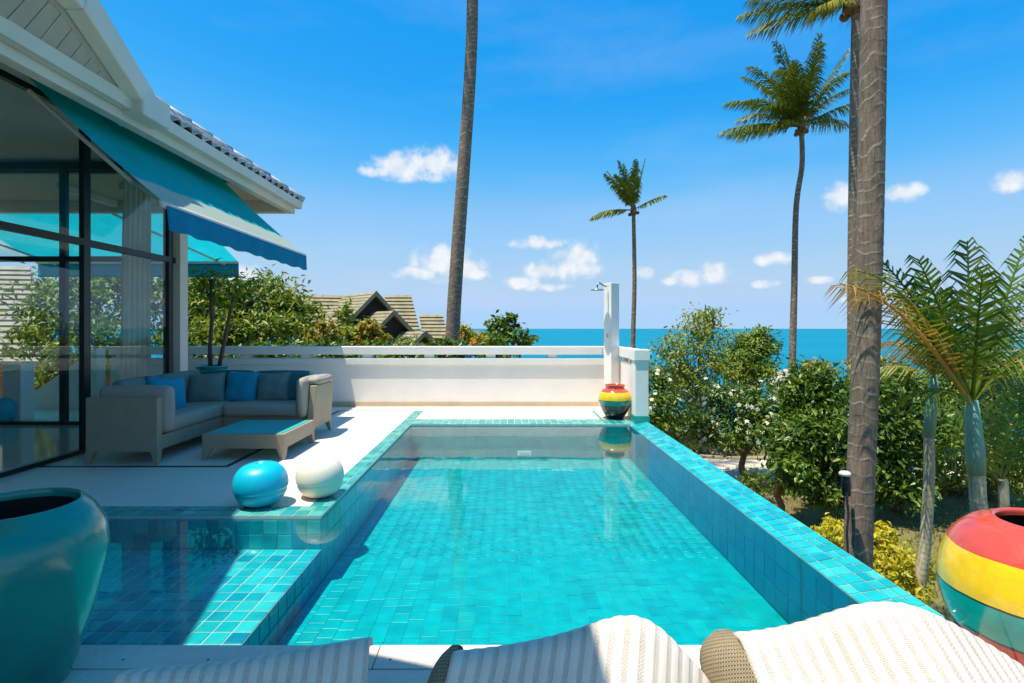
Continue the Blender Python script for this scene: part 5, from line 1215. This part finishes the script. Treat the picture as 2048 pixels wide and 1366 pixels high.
# ------------------------------------------------------------------ loungers in the foreground
def lounger(label, sil, Y, e, seed, curl_left=True):
    """wicker lounger: waved head edge (given as photo points at depth Y), back falling towards the seat along e, long seat, legs"""
    P = [at(px, py, Y) for px, py in sil]; w = P[-1].x - P[0].x
    t_ = thing('wicker_lounger', label, 'lounger', ((P[0].x + P[-1].x) / 2, Y - .8, 0), 'wicker loungers along the front of the pool')
    prof = spline([(p.x, p.z) for p in P], 14); e = Vector(e).normalized()
    n = len(prof); zs = 0.30; vs = []; uv = []
    rows = [(-0.06, 0.35)] + [(k / 26, 0) for k in range(27)]
    # along the lounger: a short lip behind the head edge, the back, then the seat
    path = []
    for k in range(29):
        path.append(k / 28)
    seat_len = 1.25
    arcs = np.concatenate([[0], np.cumsum([math.dist(prof[i], prof[i + 1]) for i in range(n - 1)])])
    for j in range(70):
        s = -0.05 + j * 0.028
        for i, (x, z) in enumerate(prof):
            u = arcs[i] / arcs[-1]
            zt = z; drop = (zt - zs) / max(0.2, -e.z)         # distance along e to reach the seat height
            rib = 0.002 * math.sin(math.pi * arcs[i] / 0.036) ** 2
            if s < 0:
                q = Vector((x, Y, zt)) + Vector((0, 1, -0.55)) * (-s) * .8
            else:
                lb = max(0.05, drop)
                if s <= lb:
                    k_ = s / lb; q = Vector((x, Y, zt)) + e * s; q.z += 0.0
                else:
                    q0 = Vector((x, Y, zt)) + e * lb; dd = s - lb; q = q0 + Vector((e.x * .4, -1, -0.02 * math.sin(dd * 5))).normalized() * dd
                    q.z = q0.z - 0.03 * math.sin(min(1, dd / .9) * math.pi)
            q.z += rib; vs.append(tuple(q)); uv.append((arcs[i], s))
    m = 70
    mb = MB(); mb.add(vs, [(j*n+i, j*n+i+1, (j+1)*n+i+1, (j+1)*n+i) for j in range(m-1) for i in range(n-1)])
    o = mb.build('woven_seat', 'woven', t_, True, solid=0.018, uv=uv)
    # rolled straw-coloured edge on the left side
    if curl_left:
        x, z = prof[0]; vs = []; uv = []; seg = 26; r = curl_left
        Nn = Vector((0, e.z, -e.y)).normalized(); lb = (z - zs) / -e.z
        for j in range(60):
            s = -0.03 + j * .02; c = Vector((x, Y, z)) + e * max(-.03, min(s, lb)) + Vector((e.x * .4, -1, 0)) * max(0, s - lb)
            rr = r * (.30, .66, .86, .96)[j] if j < 4 else r
            nn = Nn if s < lb else Nn.lerp(Vector((0, 0, 1)), min(1, (s - lb) / .15)).normalized()
            for k in range(seg + 1):
                a_ = R(72) + R(250) * k / seg; q = c - nn * r * .98 + Vector((math.cos(a_) * rr, 0, 0)) + nn * math.sin(a_) * rr; vs.append(tuple(q)); uv.append((s, a_ * r))
        mb = MB(); mb.add(vs, [(j*(seg+1)+i, (j+1)*(seg+1)+i, (j+1)*(seg+1)+i+1, j*(seg+1)+i+1) for j in range(59) for i in range(seg)])
        mb.add([vs[0 * (seg+1) + i] for i in range(seg + 1)], [tuple(range(seg + 1))])
        mb.uv = uv; uv2 = uv + [(0, u_[1]) for u_ in uv[:seg + 1]]
        mb.build('rolled_edge', 'woven_brown', t_, True, uv=uv2)
    xa, xb = prof[0][0] + .06, prof[-1][0] - .06
    for yy in (Y - .45, Y - 1.55):
        for xx in (xa, xb):
            MB().tube([(xx, yy, 0.0), (xx, yy, .27)], [.018, .024], 10).build('leg', 'woven_brown', t_, True)
    return t_
lounger('cream wicker lounger in shade nearest the tall jar', [(232, 1352), (300, 1346), (400, 1337), (500, 1324), (600, 1306), (680, 1292), (738, 1283)], 1.32, (0.06, -.6, -.75), 1, 0)
lounger('cream wicker lounger in the middle with half its back in shade', [(905, 1312), (990, 1303), (1080, 1287), (1150, 1269), (1210, 1249), (1250, 1240), (1285, 1243), (1320, 1262), (1360, 1300), (1400, 1345), (1428, 1378)], 1.32, (-.22, -.6, -.75), 2, 0.05)
lounger('cream wicker lounger in full sun with a straw coloured rolled edge', [(1478, 1274), (1540, 1268), (1610, 1254), (1680, 1232), (1735, 1216), (1785, 1212), (1835, 1219), (1900, 1248), (1980, 1295), (2052, 1342), (2110, 1385)], 1.32, (0.16, -.62, -.72), 3, 0.085)
